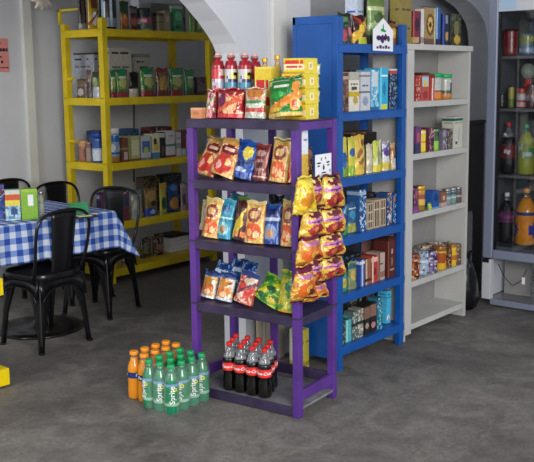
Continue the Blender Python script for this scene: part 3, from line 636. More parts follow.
row(WY0+.005, WZ[2], [
 ('bag', 415, 420, 186, S('5a2448', B(.0, .25, '7a3a7a'), E(.5, .7, .3, .2, '8a3a50')), 'packet', 'packet', 'purple packet at the left end of the third inner white shelf'),
 ('jar', 421, 428, 186, S('b8862a', B(.3, .6, 'd8b048'), B(.0, .3, '8a6a20'), B(.6, .8, '9a4a34')), 'food_jar', 'jar', 'golden jar on the third inner white shelf', 0, 0, 0, 'gold_cap'),
 ('bag', 429, 432, 203, S('9ab048'), 'packet', 'packet', 'small lime packet between gold jar and blue box on the white unit'),
 ('box', 432.5, 439.5, 191, S('1e56a0', E(.5, .6, .3, .25, '0f3470'), B(.0, .1, '6a9ad0')), 'carton', 'box', 'deep blue carton on the third inner white shelf'),
 ('box', 441, 447, 192, S('8a5a48', E(.5, .6, .25, .15, 'd8b0a0'), B(.0, .25, 'b8a098')), 'carton', 'box', 'brown pink carton on the third inner white shelf'),
 ('jar', 448.5, 453.5, 189, S('7a8a92', B(.4, .6, 'a8b8bc'), B(.7, .9, '4a5a64')), 'food_jar', 'jar', 'grey blue jar beside the pink brown carton on the white unit', 0, 0, 0, 'steel'),
 ('jar', 454, 458.5, 188, S('6a8a84', B(.4, .6, 'a8c4bc'), B(.7, .9, '3a5a54')), 'food_jar', 'jar', 'sea green jar on the third inner white shelf', 0, 0, 0, 'steel'),
 ('jar', 459.3, 463.5, 187, S('5a4a4c', B(.4, .6, 'b0a0a0')), 'food_jar', 'jar', 'dark jar at the right end of the third inner white shelf', 0, 0, 0, 'steel'),
], 'goods on the third inner white shelf', 0.07)
stamp = [S('7a3c22', K(5, 'b0642c', '4a2014', 'd8a070')), S('9aa8ba', K(5, '6a7a98', 'd0d8e4', '3a4668')), S('5a4670', K(5, '8a78a0', '302440', 'c8c0d0')),
         S('d8a81e', E(.5, .5, .3, .25, 'a04a18'), B(.8, 1, '8a5a20')), S('5a3426', K(5, '8a5a3c', '301a14', 'a88a70')), S('deb420', B(.3, .5, 'b86a20'), B(.85, 1, '8a6020')), S('63483a', K(5, '8a6a50', '3a2820', 'b09a80'))]
row(WY0+.005, WZ[3], [('can', x0, x1, y0, stamp[i], 'food_can', 'can', l) for i, (x0, x1, y0, l) in enumerate([
 (415, 423, 254, 'brown and orange tin at the left end of the lower white shelf'), (424.3, 432, 252, 'pale blue and white tin on the lower white shelf'),
 (433, 440.3, 251, 'violet and white tin on the lower white shelf'), (442.3, 449.3, 246, 'yellow tin with a brown oval in the middle of the lower white shelf'),
 (450, 453.3, 248, 'narrow dark brown tin between the two yellow tins'), (454, 458.6, 244, 'narrow yellow tin at the right of the lower white shelf'),
 (459, 463.3, 244, 'grey brown tin at the right end of the lower white shelf')])], 'tins on the lower white shelf', .06)
row(WY0+.005, WZ[3], [('can', x0, x1, y0, S(b_, K(5, c_, '2a201c', 'c8b8a8')), 'food_can', 'can', l, .09) for x0, x1, y0, b_, c_, l in [
 (416.5, 424, 249, '6a5a58', '8a7a70', 'grey brown tin behind the left end tin of the lower white shelf'), (425.5, 433, 246, '8a7a6a', 'a89a84', 'beige tin in the back row behind the pale blue tin'),
 (434.5, 441, 243, '6a3a2c', '9a5a3c', 'rust brown tin in the back row behind the violet tin'), (442.5, 448, 242, '4a3a44', '6a5a64', 'dark violet tin in the back row behind the yellow tin'), (449.5, 455, 241, '6a5440', '9a8460', 'tan tin in the back row at the right of the lower white shelf')]], 'tins at the back of the lower white shelf', .06)
# rounded dark bin behind the cartons on the top of the white unit
o = tag(MB().lathe([(.055, 0), (.062, .004), (.066, .1), (.066, .18), (.058, .215), (.035, .235), (.004, .24)], 24).obj('round_tin', M['fridge_dark']), 'dark grey round-topped tin standing behind cartons on the white unit', 'tin')
o.location = (4.86, WY0+.15, 1.7136)

# ------------------------------------------------------------------ goods on the yellow unit
YT = YY0+0.03
green = lambda: S('3f7f3c', E(.5, .88, .4, .1, '1f8a5c'), E(.5, .5, .35, .16, 'b8bc70'), B(.0, .2, '8a3038'), Q(.15, .66, .85, .74, 'd0dcc8'), K(5, '4f8a44', '2c5a30', 'a8b068'))
row(YT, YZ[0], [
 ('bag', 78.5, 87, -14, S('201818', V(.3, .6, '55484a'), B(.0, .12, '8a8480')), 'tall_bag', 'bag', 'tall black bag at the left end of the yellow unit top', .1),
 ('bag', 88.5, 100, -12, S('b89820', E(.5, .25, .3, .16, 'e4e4ec'), Q(.2, .5, .8, .85, '6a3a20'), D(.1, .4, .04, '8a2a20')), 'tall_bag', 'bag', 'golden yellow bag with white patch left of the front post on the yellow unit top', .06),
 ('jar', 105, 120, -8, S('1a1c22', B(.08, .38, '8a98ac'), V(.1, .2, 'c8d4e0'), V(.6, .7, 'c8d4e0'), V(.82, .88, '9ab0c8'), B(.0, .06, '2a2a30')), 'big_jar', 'jar', 'large black jar with a blue and white label on the yellow unit top', 0, 0, 0, 'yellow'),
 ('bag', 121, 130, 1, S('6a4a24', E(.5, .3, .4, .16, 'c86a3a'), B(.6, 1, '2c4a2c'), E(.4, .45, .2, .08, 'd8a040')), 'food_bag', 'bag', 'orange and green food bag right of the large black jar'),
 ('bag', 130.7, 138.5, 6, S('4a2420', E(.5, .35, .35, .18, 'a85a44'), B(.7, .9, '6a6a60')), 'food_bag', 'bag', 'dark red food bag on the yellow unit top'),
 ('can', 141, 157, 8, S('2c3832', B(.25, .58, 'b0486a'), E(.5, .42, .35, .1, 'd8b8c4'), B(.0, .1, 'a8a8a0'), B(.1, .25, '4a6a50')), 'wide_tin', 'tin', 'wide dark green tin with a pink label on the yellow unit top'),
 ('box', 158.5, 163.5, 13, S('8a8068', T(.5, .1, .9, '5a4a34'), B(.8, 1, '5a5040')), 'carton', 'box', 'dull beige carton right of the pink labelled tin'),
 ('box', 164, 170.5, 11, S('9a8e78', T(.5, .1, .9, '6a5a44'), E(.5, .6, .3, .2, 'b8ac94')), 'carton', 'box', 'lighter beige carton left of the big green bag'),
 ('bag', 172.5, 186, 4, S('3f8f66', B(.85, .95, 'c0ccc4'), E(.5, .55, .3, .16, '6ab48c'), Q(.2, .1, .8, .25, '2a6a44')), 'food_bag', 'bag', 'big green food bag with a pale top on the yellow unit top'),
 ('bag', 190, 195.5, 12, S('6a9a3c', V(.4, .6, 'b8c880')), 'food_bag', 'bag', 'narrow light green bag at the right of the yellow unit top'),
 ('bag', 196.5, 203, 14, S('6a9440', E(.5, .4, .3, .2, 'c0ccA0'), B(.8, 1, '4a7a3c')), 'food_bag', 'bag', 'light green bag nearest the arch on the yellow unit top'),
 ('box', 150, 186, 4, S('7a7a74', B(.3, .6, '4a4a48')), 'carton', 'box', 'long flat grey carton lying behind the tins on the yellow unit top', .265, 0),
 ('box', 138, 164, -5, S('c8ccd6', sp=.03), 'carton', 'box', 'plain white large box at the back of the yellow unit top', .385, 0),
], 'goods on the top of the yellow unit', 0.1)
row(YT, YZ[1], [
 ('bag', 110.5, 116.5, 70, green(), 'coffee_bag', 'bag', 'green bag with red foot right beside the front yellow post, second shelf'),
 ('bag', 117.5, 129.5, 69, green(), 'coffee_bag', 'bag', 'wide green bag with red foot left of the black bag on the second yellow shelf'),
 ('bag', 130.5, 140.5, 86, S('b8b09c', E(.5, .6, .4, .25, 'd0c8b4'), B(.75, 1, '2a2824')), 'food_bag', 'bag', 'short cream bag among the green bags on the second yellow shelf'),
 ('bag', 142.5, 156.5, 67, green(), 'coffee_bag', 'bag', 'widest green bag with red foot in the middle of the second yellow shelf'),
 ('bag', 158, 170.5, 68, S('5c4a34', E(.5, .45, .35, .25, 'b8904c'), B(.82, .95, '8a2c38'), B(.0, .2, '6a3430'), K(4, '7a6040', '3a2c20', 'c8a868')), 'coffee_bag', 'bag', 'brown bag with red top between two green bags on the second yellow shelf'),
 ('bag', 172, 185.5, 68, green(), 'coffee_bag', 'bag', 'green bag with red foot just right of the brown one on the second yellow shelf'),
 ('bag', 186.3, 196.5, 70, S('3f7f3c', E(.5, .88, .4, .1, '1f8a5c'), E(.5, .5, .35, .2, '9ab08a'), B(.0, .2, '4a5a4a'), Q(.15, .66, .85, .74, 'd0dcc8')), 'coffee_bag', 'bag', 'green bag with grey foot at the right of the second yellow shelf'),
 ('box', 198, 205.5, 77, S('4c3c4a', Q(.1, .2, .9, .6, '7a6a72'), K(5, '5a4a58', '2a2028', 'a08a98')), 'carton', 'box', 'mauve carton at the right end of the second yellow shelf'),
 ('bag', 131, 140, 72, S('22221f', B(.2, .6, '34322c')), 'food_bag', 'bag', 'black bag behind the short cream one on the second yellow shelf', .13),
 ('box', 108, 131.5, 48, S('b9b7ac', T(.88, .05, .95, '3a3a36'), T(.75, .1, .9, '6a6860'), T(.62, .1, .9, '6a6860'), V(.3, .33, 'e0dfd6')), 'carton', 'box', 'large white printed carton behind green bags on the second yellow shelf', .22),
 ('box', 132.5, 150, 54, S('b4b2a8', T(.8, .1, .6, '3a3a36'), T(.7, .3, .95, '5a5850'), B(.93, 1, '8a8a84')), 'carton', 'box', 'lower white printed carton behind the black bag on the second yellow shelf', .24),
], 'goods on the second yellow shelf', 0.09)
row(YT, YZ[2], [
 ('jar', 112.8, 121.5, 128, S('8aa8c8', B(.0, .22, 'a8783c'), E(.5, .5, .4, .16, 'e0e4e8'), B(.3, .34, '2a5a9a'), B(.75, .9, '2c6ab0')), 'big_jar', 'jar', 'blue and white jar right of the front yellow post, third shelf', 0, 0, 0, 'white_cap'),
 ('box', 122.5, 128, 138, S('6a4638', Q(.2, .1, .9, .4, 'b8a8a8'), B(.5, .6, 'a07a5a')), 'carton', 'box', 'brown carton between blue jar and yellow-green carton, third yellow shelf'),
 ('box', 129, 139.5, 136, S('a9ac74', V(.0, .15, '7a8c40'), Q(.25, .2, .9, .85, 'c4c4a0'), T(.75, .3, .9, '6a7a30'), B(.0, .08, '7a4a3a')), 'carton', 'box', 'pale yellow-green carton on the third yellow shelf'),
 ('box', 141, 150.5, 136, S('b8bcc0', Q(.1, .3, .9, .8, '4a6a9a'), E(.5, .4, .25, .14, 'a8c070'), B(.0, .1, '7a7a7c')), 'carton', 'box', 'white carton with a blue picture on the third yellow shelf'),
 ('box', 152, 159.5, 134, S('cfcaa8', E(.5, .5, .35, .18, 'd0b83c'), E(.4, .7, .25, .12, '3a3024'), B(.0, .25, '4a7aa0')), 'carton', 'box', 'cream carton with a yellow flower on the third yellow shelf'),
 ('box', 160, 165, 132, S('2c2830', B(.8, .95, 'c8c4c0'), E(.5, .3, .3, .2, '6a4a3a')), 'carton', 'box', 'slim black carton on the third yellow shelf'),
 ('box', 166, 175, 131, S('c9c7c8', V(.0, .1, 'e2e2e2'), B(.4, .52, '5a7a74'), B(.0, .08, '8a4a40'), T(.8, .2, .9, 'a0506a')), 'carton', 'box', 'white carton with a teal band on the third yellow shelf'),
 ('box', 176, 181, 130, S('c4c0c4', B(.3, .5, '8a9a90'), B(.9, 1, '9a5a5a'), T(.7, .2, .8, '6a6a70')), 'carton', 'box', 'slim white carton beside the teal banded one'),
 ('box', 182, 185.5, 131, S('7a3440', B(.0, .3, 'b8bcc4')), 'carton', 'box', 'slim dark red carton on the third yellow shelf'),
 ('box', 186, 194, 130, S('b5bcc0', E(.45, .5, .35, .2, 'c0b84c'), B(.0, .25, '7aa0b8'), B(.85, 1, '4a5a40'), E(.7, .65, .18, .12, '6a8a3c')), 'carton', 'box', 'white carton with yellow fruit at the right of the third yellow shelf'),
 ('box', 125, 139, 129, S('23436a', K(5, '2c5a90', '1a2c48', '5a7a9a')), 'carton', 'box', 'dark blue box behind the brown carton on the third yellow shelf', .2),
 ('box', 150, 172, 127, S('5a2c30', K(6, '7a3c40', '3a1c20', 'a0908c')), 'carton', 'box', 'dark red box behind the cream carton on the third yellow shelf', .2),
], 'goods on the third yellow shelf', 0.12)
row(YT, YZ[3], [
 ('bag', 132.5, 144, 190, S('a8a8a0', E(.5, .45, .35, .25, 'c8c4b4'), B(.85, 1, '6a7a8a'), Q(.1, .1, .5, .3, '8a9ab0')), 'food_bag', 'bag', 'pale grey bag right of the black chair back on the yellow unit'),
 ('bag', 146.5, 159.5, 188, S('7a6638', E(.5, .7, .4, .2, 'a88a50'), B(.0, .3, '2c4a9c'), E(.6, .45, .25, .1, '2a2418'), E(.5, .15, .2, .08, 'b0b8d0')), 'food_bag', 'bag', 'brown bag with a blue foot on the fourth yellow shelf'),
 ('bag', 160.5, 168, 183, S('b0ac4a', B(.75, 1, 'c0a040'), E(.5, .35, .35, .2, '2c5a34'), B(.0, .1, '8a9a40')), 'food_bag', 'bag', 'yellow-green bag in the middle of the fourth yellow shelf'),
 ('bag', 169.5, 180.5, 182, S('1e3f78', E(.5, .3, .4, .2, 'c08838'), E(.5, .8, .35, .1, '4a7ac0'), B(.9, 1, '20202c'), B(.0, .08, '14244c')), 'food_bag', 'bag', 'blue bag with an orange picture on the fourth yellow shelf'),
 ('bag', 181.5, 187.5, 182, S('9a848c', E(.5, .4, .4, .2, '5a4450'), B(.8, 1, 'b0a0a4')), 'food_bag', 'bag', 'mauve bag at the right of the fourth yellow shelf'),
 ('bag', 122, 131, 192, S('7a3a44', B(.5, .8, '2a3a6a')), 'food_bag', 'bag', 'dark red bag half hidden by the black chair back, fourth yellow shelf'),
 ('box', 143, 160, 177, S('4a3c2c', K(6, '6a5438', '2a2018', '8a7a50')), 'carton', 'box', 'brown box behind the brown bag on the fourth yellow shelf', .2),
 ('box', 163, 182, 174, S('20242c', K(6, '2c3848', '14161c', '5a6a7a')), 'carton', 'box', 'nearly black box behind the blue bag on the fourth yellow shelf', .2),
], 'goods on the fourth yellow shelf', 0.09)
row(YT, YZ[4], [
 ('bag', 123.5, 136.5, 250, S('7a6a54', K(5, 'a8987c', '3a3024', '8a5a40'), E(.5, .5, .3, .2, 'b0a890')), 'food_bag', 'bag', 'beige brown bag below the cloth corner on the bottom yellow shelf', .02),
 ('bag', 142, 153, 238, S('40342a', K(5, '6a5a44', '1f1814', '9a9480'), Q(.2, .2, .5, .7, '7a8a6a')), 'food_bag', 'bag', 'dark brown bag left of the pair on the bottom yellow shelf', .12),
 ('bag', 154.5, 166, 235, S('44302a', Q(.15, .3, .85, .55, '9a7a6c'), K(5, '6a4a3c', '201612', 'b0a090')), 'food_bag', 'bag', 'dark brown bag with a pink patch on the bottom yellow shelf', .12),
], 'bags on the bottom yellow shelf', .1)
bx = thing('paper_stack', 'white stack of paper trays with a dark top on the bottom yellow shelf', 'stack', (0, 0, 0))
q0, q1 = at_y(168, 262, YT+.16), at_y(189, 260, YT+.16)
for k in range(4):
    mb = MB(); mb.box(q0.x, q1.x, YT+.12, YT+.34, YZ[4]+.001+k*.030, YZ[4]+.029+k*.030); mb.obj('tray', M['paper'], bx, .002)
mb = MB(); mb.box(q0.x+.01, q1.x-.01, YT+.13, YT+.33, YZ[4]+.121, YZ[4]+.135); mb.obj('dark_cover', M['black'], bx, .002)
XL = YX0+0.03
rowx(XL, YZ[1], [
 ('bag', 74, 84.5, 79, S('5c4c40', E(.5, .3, .3, .2, 'c0bcb4'), B(.6, .9, '7a6a5c')), 'food_bag', 'bag', 'brown bag with a white patch at the left back of the second yellow shelf'),
 ('bag', 84.8, 90, 70, S('6a5450', B(.0, .6, '4a4440'), E(.5, .7, .3, .15, '8a6a60')), 'food_bag', 'bag', 'slim brown bag beside the patched one on the second yellow shelf'),
 ('bag', 90.3, 97.5, 72, S('33482e', E(.5, .6, .35, .2, '8aa860'), B(.0, .4, 'b8bcc4'), E(.4, .7, .15, .1, 'c8c49a')), 'food_bag', 'bag', 'dark green bag with a white foot just left of the front yellow post'),
 ('box', 71.5, 94, 53, S('aab0ba', T(.85, .1, .9, '3a3c44'), T(.7, .1, .9, '6a6e78'), T(.5, .1, .9, '6a6e78'), V(.42, .46, 'd8dce2'), B(.95, 1, '3a3c44')), 'carton', 'box', 'large bluish white printed carton at the left end of the second yellow shelf', .22),
], 'goods at the left end of the second yellow shelf')
rowx(XL, YZ[2], [
 ('can', 76, 83, 140, S('a8705a', B(.75, .9, 'c89a50'), E(.5, .4, .35, .25, '8a4a3a')), 'food_can', 'can', 'orange brown tin at the left back of the third yellow shelf'),
 ('can', 84, 88.5, 142, S('9a8a80', B(.7, .9, '7a5a50')), 'food_can', 'can', 'grey tin between the orange one and the blue jar'),
 ('jar', 88.8, 97, 133, S('a8bcd4', B(.0, .5, 'ccd8e2'), B(.0, .06, '2a5a9a'), B(.6, 1, '1f4f96')), 'big_jar', 'jar', 'blue capped white jar left of the front yellow post, third shelf', 0, 0, 'blue_ink'),
 ('box', 86, 100, 131, S('1f3f70', K(5, '2c5a94', '16284c', '6a8ab0')), 'carton', 'box', 'blue box behind the blue capped jar on the third yellow shelf', .18),
], 'goods at the left end of the third yellow shelf')
rowx(XL, YZ[3], [
 ('box', 96, 99.5, 193, S('2a2c5a', B(.8, .9, '8a8ab0')), 'binder', 'book', 'dark blue upright book seen through the chair back'),
 ('box', 99.8, 102.5, 194, S('5a2440'), 'binder', 'book', 'purple red upright book seen through the chair back'),
 ('box', 102.8, 106, 193, S('3a3c74'), 'binder', 'book', 'violet blue upright book seen through the chair back'),
], 'books at the left end of the fourth yellow shelf')

# ------------------------------------------------------------------ bags on the purple rack
def rack_bag(px0, px1, ptop, z, st, label, lean=12, roll=0, u=.05, d=.05, nm='snack_bag', grp='snack bags on the purple rack', stand=True, hs=1.0, z0=0, back=None, rzx=0):
    a, b = rk_hit(px0, ptop, u), rk_hit(px1, ptop, u); h = ((a.z+b.z)/2 - z)/math.cos(R(lean))*hs; w_ = abs(a.y-b.y)*.98; v = (a.y+b.y)/2
    me = bag_mesh(w_, h, d, st, stand=stand, back=back); pos = RM @ Vector((u+d*.45, v, z+z0))
    return place(me, nm, label, 'snack bag' if nm == 'snack_bag' else 'packet', grp, pos, R(-90)+TH+R(rzx), R(-lean), R(roll))
tan = S('dfae58', B(.93, 1, 'e8d090'), E(.5, .66, .36, .17, '8a3a30'), E(.5, .67, .25, .08, 'd8b070'), E(.5, .28, .42, .2, 'e0602c'), E(.35, .25, .14, .1, 'f2b878'), E(.68, .2, .14, .08, 'f4c890'), K(3, 'e6bc6c', 'd49a4c', 'f0d490'))
red = S('d8a050', E(.45, .3, .4, .26, 'c83428'), E(.5, .7, .38, .13, '7a2030'), E(.5, .7, .24, .05, 'e8c0a0'), E(.3, .25, .12, .12, 'f0b0a0'), E(.65, .38, .12, .1, 'f4c880'), B(.93, 1, 'c89a50'), K(4, 'd89a5a', 'b84a38', 'ecd2a0'))
rack_bag(190, 211, 142, RZ[1], red, 'tan and red bag leaning at the left end of the top rack shelf', 26, 12, .075, .045)
rack_bag(206, 231, 143, RZ[1], red, 'gold and red bag leaning left of the dark blue bag on the top rack shelf', 18, 14, .05, .045)
rack_bag(228, 250, 143, RZ[1], S('1a3a86', E(.6, .68, .24, .17, 'd8c848'), B(.93, 1, '2c56a8'), E(.4, .22, .3, .06, 'b0bcdc'), D(.3, .2, .05, '0f2456'), K(3, '1f4a9c', '13296a', '2c5ab4')), 'dark blue bag with a yellow mark on the top rack shelf', 12, 8, .05, .05)
rack_bag(249, 264, 146, RZ[1], S('6a2422', B(.93, 1, '8a3a34'), E(.5, .75, .35, .08, 'b08a80'), E(.5, .42, .4, .18, '9a6a5c'), E(.5, .42, .25, .1, '4a1818'), B(.08, .14, 'c89a8a')), 'maroon bag right of the dark blue one on the top rack shelf', 9, 3, .05, .05)
rack_bag(265, 284, 140, RZ[1], tan, 'tall gold bag with an orange foot on the top rack shelf', 9, 4, .045, .05)
rack_bag(281.5, 293, 140, RZ[1], S('d89a38', B(.55, .7, 'e8b040'), E(.5, .22, .4, .2, 'd85028'), E(.5, .8, .4, .12, 'b07028'), B(.93, 1, 'e8d090')), 'orange bag at the right end of the top rack shelf', 8, 0, .075, .035)
rack_bag(197.5, 216, 200, RZ[2], tan, 'gold bag with an orange foot at the left end of the middle rack shelf', 9, 4)
rack_bag(213, 228, 201, RZ[2], S('2a8aa4', B(.93, 1, '4aa8bc'), E(.5, .75, .35, .1, '1c5a8c'), B(.48, .56, 'b8d8e0'), E(.5, .25, .35, .16, '8ac0c8'), E(.5, .22, .2, .1, 'a87a4c')), 'teal blue bag second on the middle rack shelf', 9, 4, .055)
rack_bag(228, 247, 200, RZ[2], S('4a1c1c', D(.1, .75, .2, 'd8bc30'), B(.93, 1, '5a7a30'), E(.3, .15, .16, .07, 'd88a50'), E(.7, .15, .16, .07, 'd87a48'), B(0, .04, '2a1414'), E(.75, .55, .2, .2, '5a1e20')), 'dark red bag with a slanted yellow band on the middle rack shelf', 9, 6, .045)
rack_bag(240.5, 261, 203, RZ[2], tan, 'gold bag between the dark red and dark blue bags on the middle shelf', 8, 0, .035)
rack_bag(260, 277.5, 207, RZ[2], S('1d3f8c', B(.93, 1, '2c5aa8'), B(.6, .66, 'b8c4dc'), E(.5, .3, .4, .2, '7a98c8'), E(.5, .27, .22, .12, 'c8946c'), E(.5, .8, .35, .08, '101f58')), 'dark blue bag on the middle rack shelf', 9, -3, .045)
rack_bag(277, 292.5, 202, RZ[2], tan, 'gold bag with an orange foot at the right end of the middle rack shelf', 7, 0, .05)
mixd = S('c9b8a0', B(.8, 1, '3a4f8c'), E(.4, .62, .34, .14, 'c88a30'), E(.45, .3, .42, .2, 'd87a34'), E(.55, .22, .2, .1, 'f0d0a0'), B(.0, .1, 'd0d4dc'), K(4, 'd8a050', 'a04a3c', 'e8e0d8'))
rack_bag(197, 212, 274, RZ[3], mixd, 'orange and white bag at the left end of the lowest stocked shelf', 14, 5, .06)
rack_bag(212, 229, 276, RZ[3], mixd, 'orange and white bag second on the lowest stocked shelf', 14, 5, .05)
rack_bag(229.5, 250, 276, RZ[3], S('b8503c', B(.82, 1, '3a4a84'), E(.5, .4, .4, .25, 'd03a2c'), E(.35, .25, .18, .12, 'f0c8b0'), E(.6, .7, .28, .1, 'd0c0a8'), D(.2, .5, .06, '6a2c40'), K(4, 'c86a50', '8a2c34', 'e8c8b0')), 'red bag with a blue top third on the lowest stocked shelf', 16, 10, .04)
chip = S('4f9a2c', B(.93, 1, '8ac040'), D(.1, .9, .16, 'd8d020'), E(.55, .55, .2, .12, '1c5a28'), E(.3, .2, .22, .1, '1f6a38'), E(.75, .2, .14, .1, 'e8c840'), K(3, '6ab030', '2c7a2c', 'c8cc30'))
rack_bag(249, 276, 284, RZ[3], chip, 'green and yellow bag leaning over on the lowest stocked shelf', 22, 22, .05, .055)
rack_bag(273.5, 293, 274, RZ[3], S('b8b428', B(.80, .86, '8a9a28'), B(.86, .93, '3a8a44'), D(-.1, .8, .12, '4f9a34'), E(.4, .3, .24, .14, 'd8d040'), E(.6, .62, .24, .12, '2c7a38'), K(4, 'c8bc30', '5a8a2c', 'e0d860'), B(0, .06, 'd0a020')), 'yellow and green bag at the right end of the lowest stocked shelf', 10, 2, .03, .055)
for k, (p0, p1, pt, u, l) in enumerate([(203, 220, 268, .17, 'blue bag lying back behind the left bags on the lowest stocked shelf'), (219, 236, 265, .19, 'blue bag in the middle behind others on the lowest stocked shelf'), (232, 248, 269, .14, 'blue and white bag behind the red bag on the lowest stocked shelf')]):
    rack_bag(p0, p1, pt, RZ[3], S('24589c', B(.6, .7, 'c0d0e4'), E(.5, .82, .3, .1, '153a7c'), K(4, '3a78b8', '173c78', 'a8c0dc')), l, 30, 8-6*k, u)
for k, (p0, p1, pt, z, u, c1, l) in enumerate([(199, 220, 138, RZ[1], .20, '4a5a6a', 'grey blue bag behind the left bags on the top rack shelf'), (222, 240, 196, RZ[2], .19, '2f8aa8', 'teal bag behind the dark red bag on the middle rack shelf'), (262, 277, 197, RZ[2], .19, '2a2c44', 'blackish blue bag behind the dark blue one on the middle rack shelf'),
      (196, 213, 203, RZ[2], .2, 'a8a070', 'khaki bag behind the left end bag on the middle rack shelf'), (232, 246, 141, RZ[1], .2, '20406a', 'steel blue bag behind the dark blue bag on the top rack shelf')]):
    rack_bag(p0, p1, pt, z, S(c1, E(.5, .6, .35, .2, '8a8a80'), K(4, c1, '3a3a44', 'a0a098')), l, 8, 3, u)
# things seen through the open right-hand side of the rack
def rack_side(px0, px1, ptop, z, v, st, label, kind='box', d=.05, nm='carton'):
    a, b = rk_hitv(px0, ptop, v), rk_hitv(px1, ptop, v); h = (a.z+b.z)/2-z; w_ = abs(a.x-b.x)*.97
    me = carton_mesh(w_, d, h, st) if kind == 'box' else bag_mesh(w_, h, d, st, stand=True)
    place(me, nm, label, 'box' if kind == 'box' else 'snack bag', None, RM @ Vector(((a.x+b.x)/2, v+(0 if kind == 'box' else d/2), z)), TH)
rack_side(302.5, 308, 130, RZ[1], .045, S('d9b44a', B(.55, 1, 'dfe3ea'), T(.8, .1, .9, '8a90a0')), 'slim white-over-yellow carton just inside the right side of the top rack shelf', 'box', .03)
rack_side(309, 316, 147, RZ[1], .045, S('6a3a24', K(4, '8a5a34', '3a1c14', 'b08a5c')), 'dark brown bag just inside the right side of the top rack shelf', 'bag', .05, 'snack_bag')
cd_ = thing('picture_card', 'small white card with black marks hung on the right side of the rack', 'card', RM @ Vector((0, -.004, 0)), TH)
a, b = rk_hitv(315, 156, -.004), rk_hitv(331, 176, -.004)
mb = MB(); mb.box(a.x, b.x, -.002, 0, b.z, a.z+.004); mb.obj('card_sheet', M['paper'], cd_)
cw, ch_ = b.x-a.x, a.z-b.z
for fx, fz, sx, szz in ((.22, .66, .13, .035), (.78, .66, .13, .035), (.2, .53, .09, .03), (.8, .53, .09, .03), (.5, .45, .05, .14), (.5, .22, .16, .035), (.36, .82, .03, .08), (.62, .85, .03, .06), (.9, .28, .03, .07)):
    blob('card_mark', a.x+fx*cw, b.z+fz*ch_, sx*cw, szz*ch_, -.0024, M['black_ink'], cd_, 10, .5, fx*7+fz)

# hanging strips of snack bags on the right side
_y = K(4, 'e6bc4a', 'b8742c', 'f0d060')
mix2 = [S('d8a63a', _y, E(.5, .80, .34, .10, '6a2238'), E(.32, .88, .1, .06, 'f0d890'), E(.7, .9, .1, .05, '3a1a28'), E(.5, .60, .46, .085, 'c878b0'), E(.5, .585, .3, .03, '5a1c50'), E(.5, .30, .33, .20, 'a0302c'), E(.42, .33, .14, .09, 'd8703c'), E(.62, .22, .10, .08, '4a1418'), B(.0, .06, '5a1a34'), B(.94, 1, '5a1a34')),
        S('e4bc1e', E(.5, .8, .42, .12, 'f0d848'), E(.45, .4, .35, .2, 'd88a20'), B(.92, 1, 'e8d050'), K(4, 'efd034', 'c89818', 'f6e680')),
        S('d08a34', _y, E(.5, .35, .42, .24, 'd8641c'), E(.5, .35, .2, .12, 'f0bc50'), B(.80, .96, '6a1c3c'), E(.5, .70, .42, .07, 'b86898'), E(.7, .2, .2, .1, '6a1c24'), B(0, .05, '6a1c3c'))]
HV = -0.028
spots = [ # px0, px1, ytop, ybottom, style, extra outward, yaw, roll, label
 (296, 313, 177, 212, 1, .022, -38, -8, 'bright yellow bag in the first row of the hanging strips, beside the post'),
 (305, 321, 177, 206, 0, .010, -8, 3, 'magenta and yellow bag in the middle of the first hanging row'),
 (321, 341, 175, 208, 0, .004, 10, -9, 'magenta and yellow bag at the right of the first hanging row'),
 (302, 322, 209, 236, 0, .014, -14, 6, 'magenta and yellow bag at the left of the second hanging row'),
 (320, 342, 207, 233, 0, .006, 10, -10, 'magenta and yellow bag at the right of the second hanging row'),
 (299, 319, 234, 262, 2, .014, -18, 10, 'orange and magenta bag at the left of the third hanging row'),
 (319, 342, 232, 256, 0, .006, 8, -10, 'magenta and yellow bag at the right of the third hanging row'),
 (302, 321, 257, 283, 0, .006, -12, 4, 'magenta and yellow bag in the middle of the fourth hanging row'),
 (320, 342, 255, 277, 0, .004, 10, -8, 'magenta and yellow bag at the right of the fourth hanging row'),
 (294, 313, 266, 298, 2, .034, -32, -6, 'orange bag hanging lowest at the left of the strips'),
 (306, 325, 280, 298, 2, .004, -6, 6, 'orange and magenta bag hanging lowest at the right')]
for p0, p1, yt, yb, si, out, yaw, roll, lab in spots:
    v = HV-out; a, b = rk_hitv((p0+p1)/2, yt, v), rk_hitv((p0+p1)/2, yb, v)
    l_, r_ = rk_hitv(p0, yt, v), rk_hitv(p1, yt, v)
    me = bag_mesh(min(.2, abs(r_.x-l_.x)*1.0), (a.z-b.z)*1.10, .075, mix2[si], nx=20, nz=26, crimp=.08)
    for v_ in me.vertices:   # hangs from its pinched top, spreads below
        q = 1-v_.co.z/((a.z-b.z)*1.10); v_.co.x *= .72+.42*q; v_.co.y += .012*math.sin(v_.co.x*60)*q
    o = bpy.data.objects.new('snack_bag', me); C.objects.link(o); tag(o, lab, 'snack bag', 'snack bags hanging on strips')
    o.location = RM @ Vector(((l_.x+r_.x)/2, v, b.z-.01)); o.rotation_euler = (R(5), R(roll), TH+R(yaw)); o.rotation_euler.order = 'XYZ'
for vx, top_, bot, l_ in ((.075, 1.06, .60, 'thin grey hanging strip behind the left column of snack bags'), (.27, 1.06, .66, 'thin grey hanging strip behind the right column of snack bags')):
    mb = MB(); mb.box(vx-.012, vx+.012, -.006, -.004, bot, top_); mb.box(vx-.006, vx+.006, -.004, .01, top_-.004, top_); o = mb.obj('hanging_strip', M['paper']); o.matrix_world = RM
    tag(o, l_, 'strip', 'hanging strips on the rack')

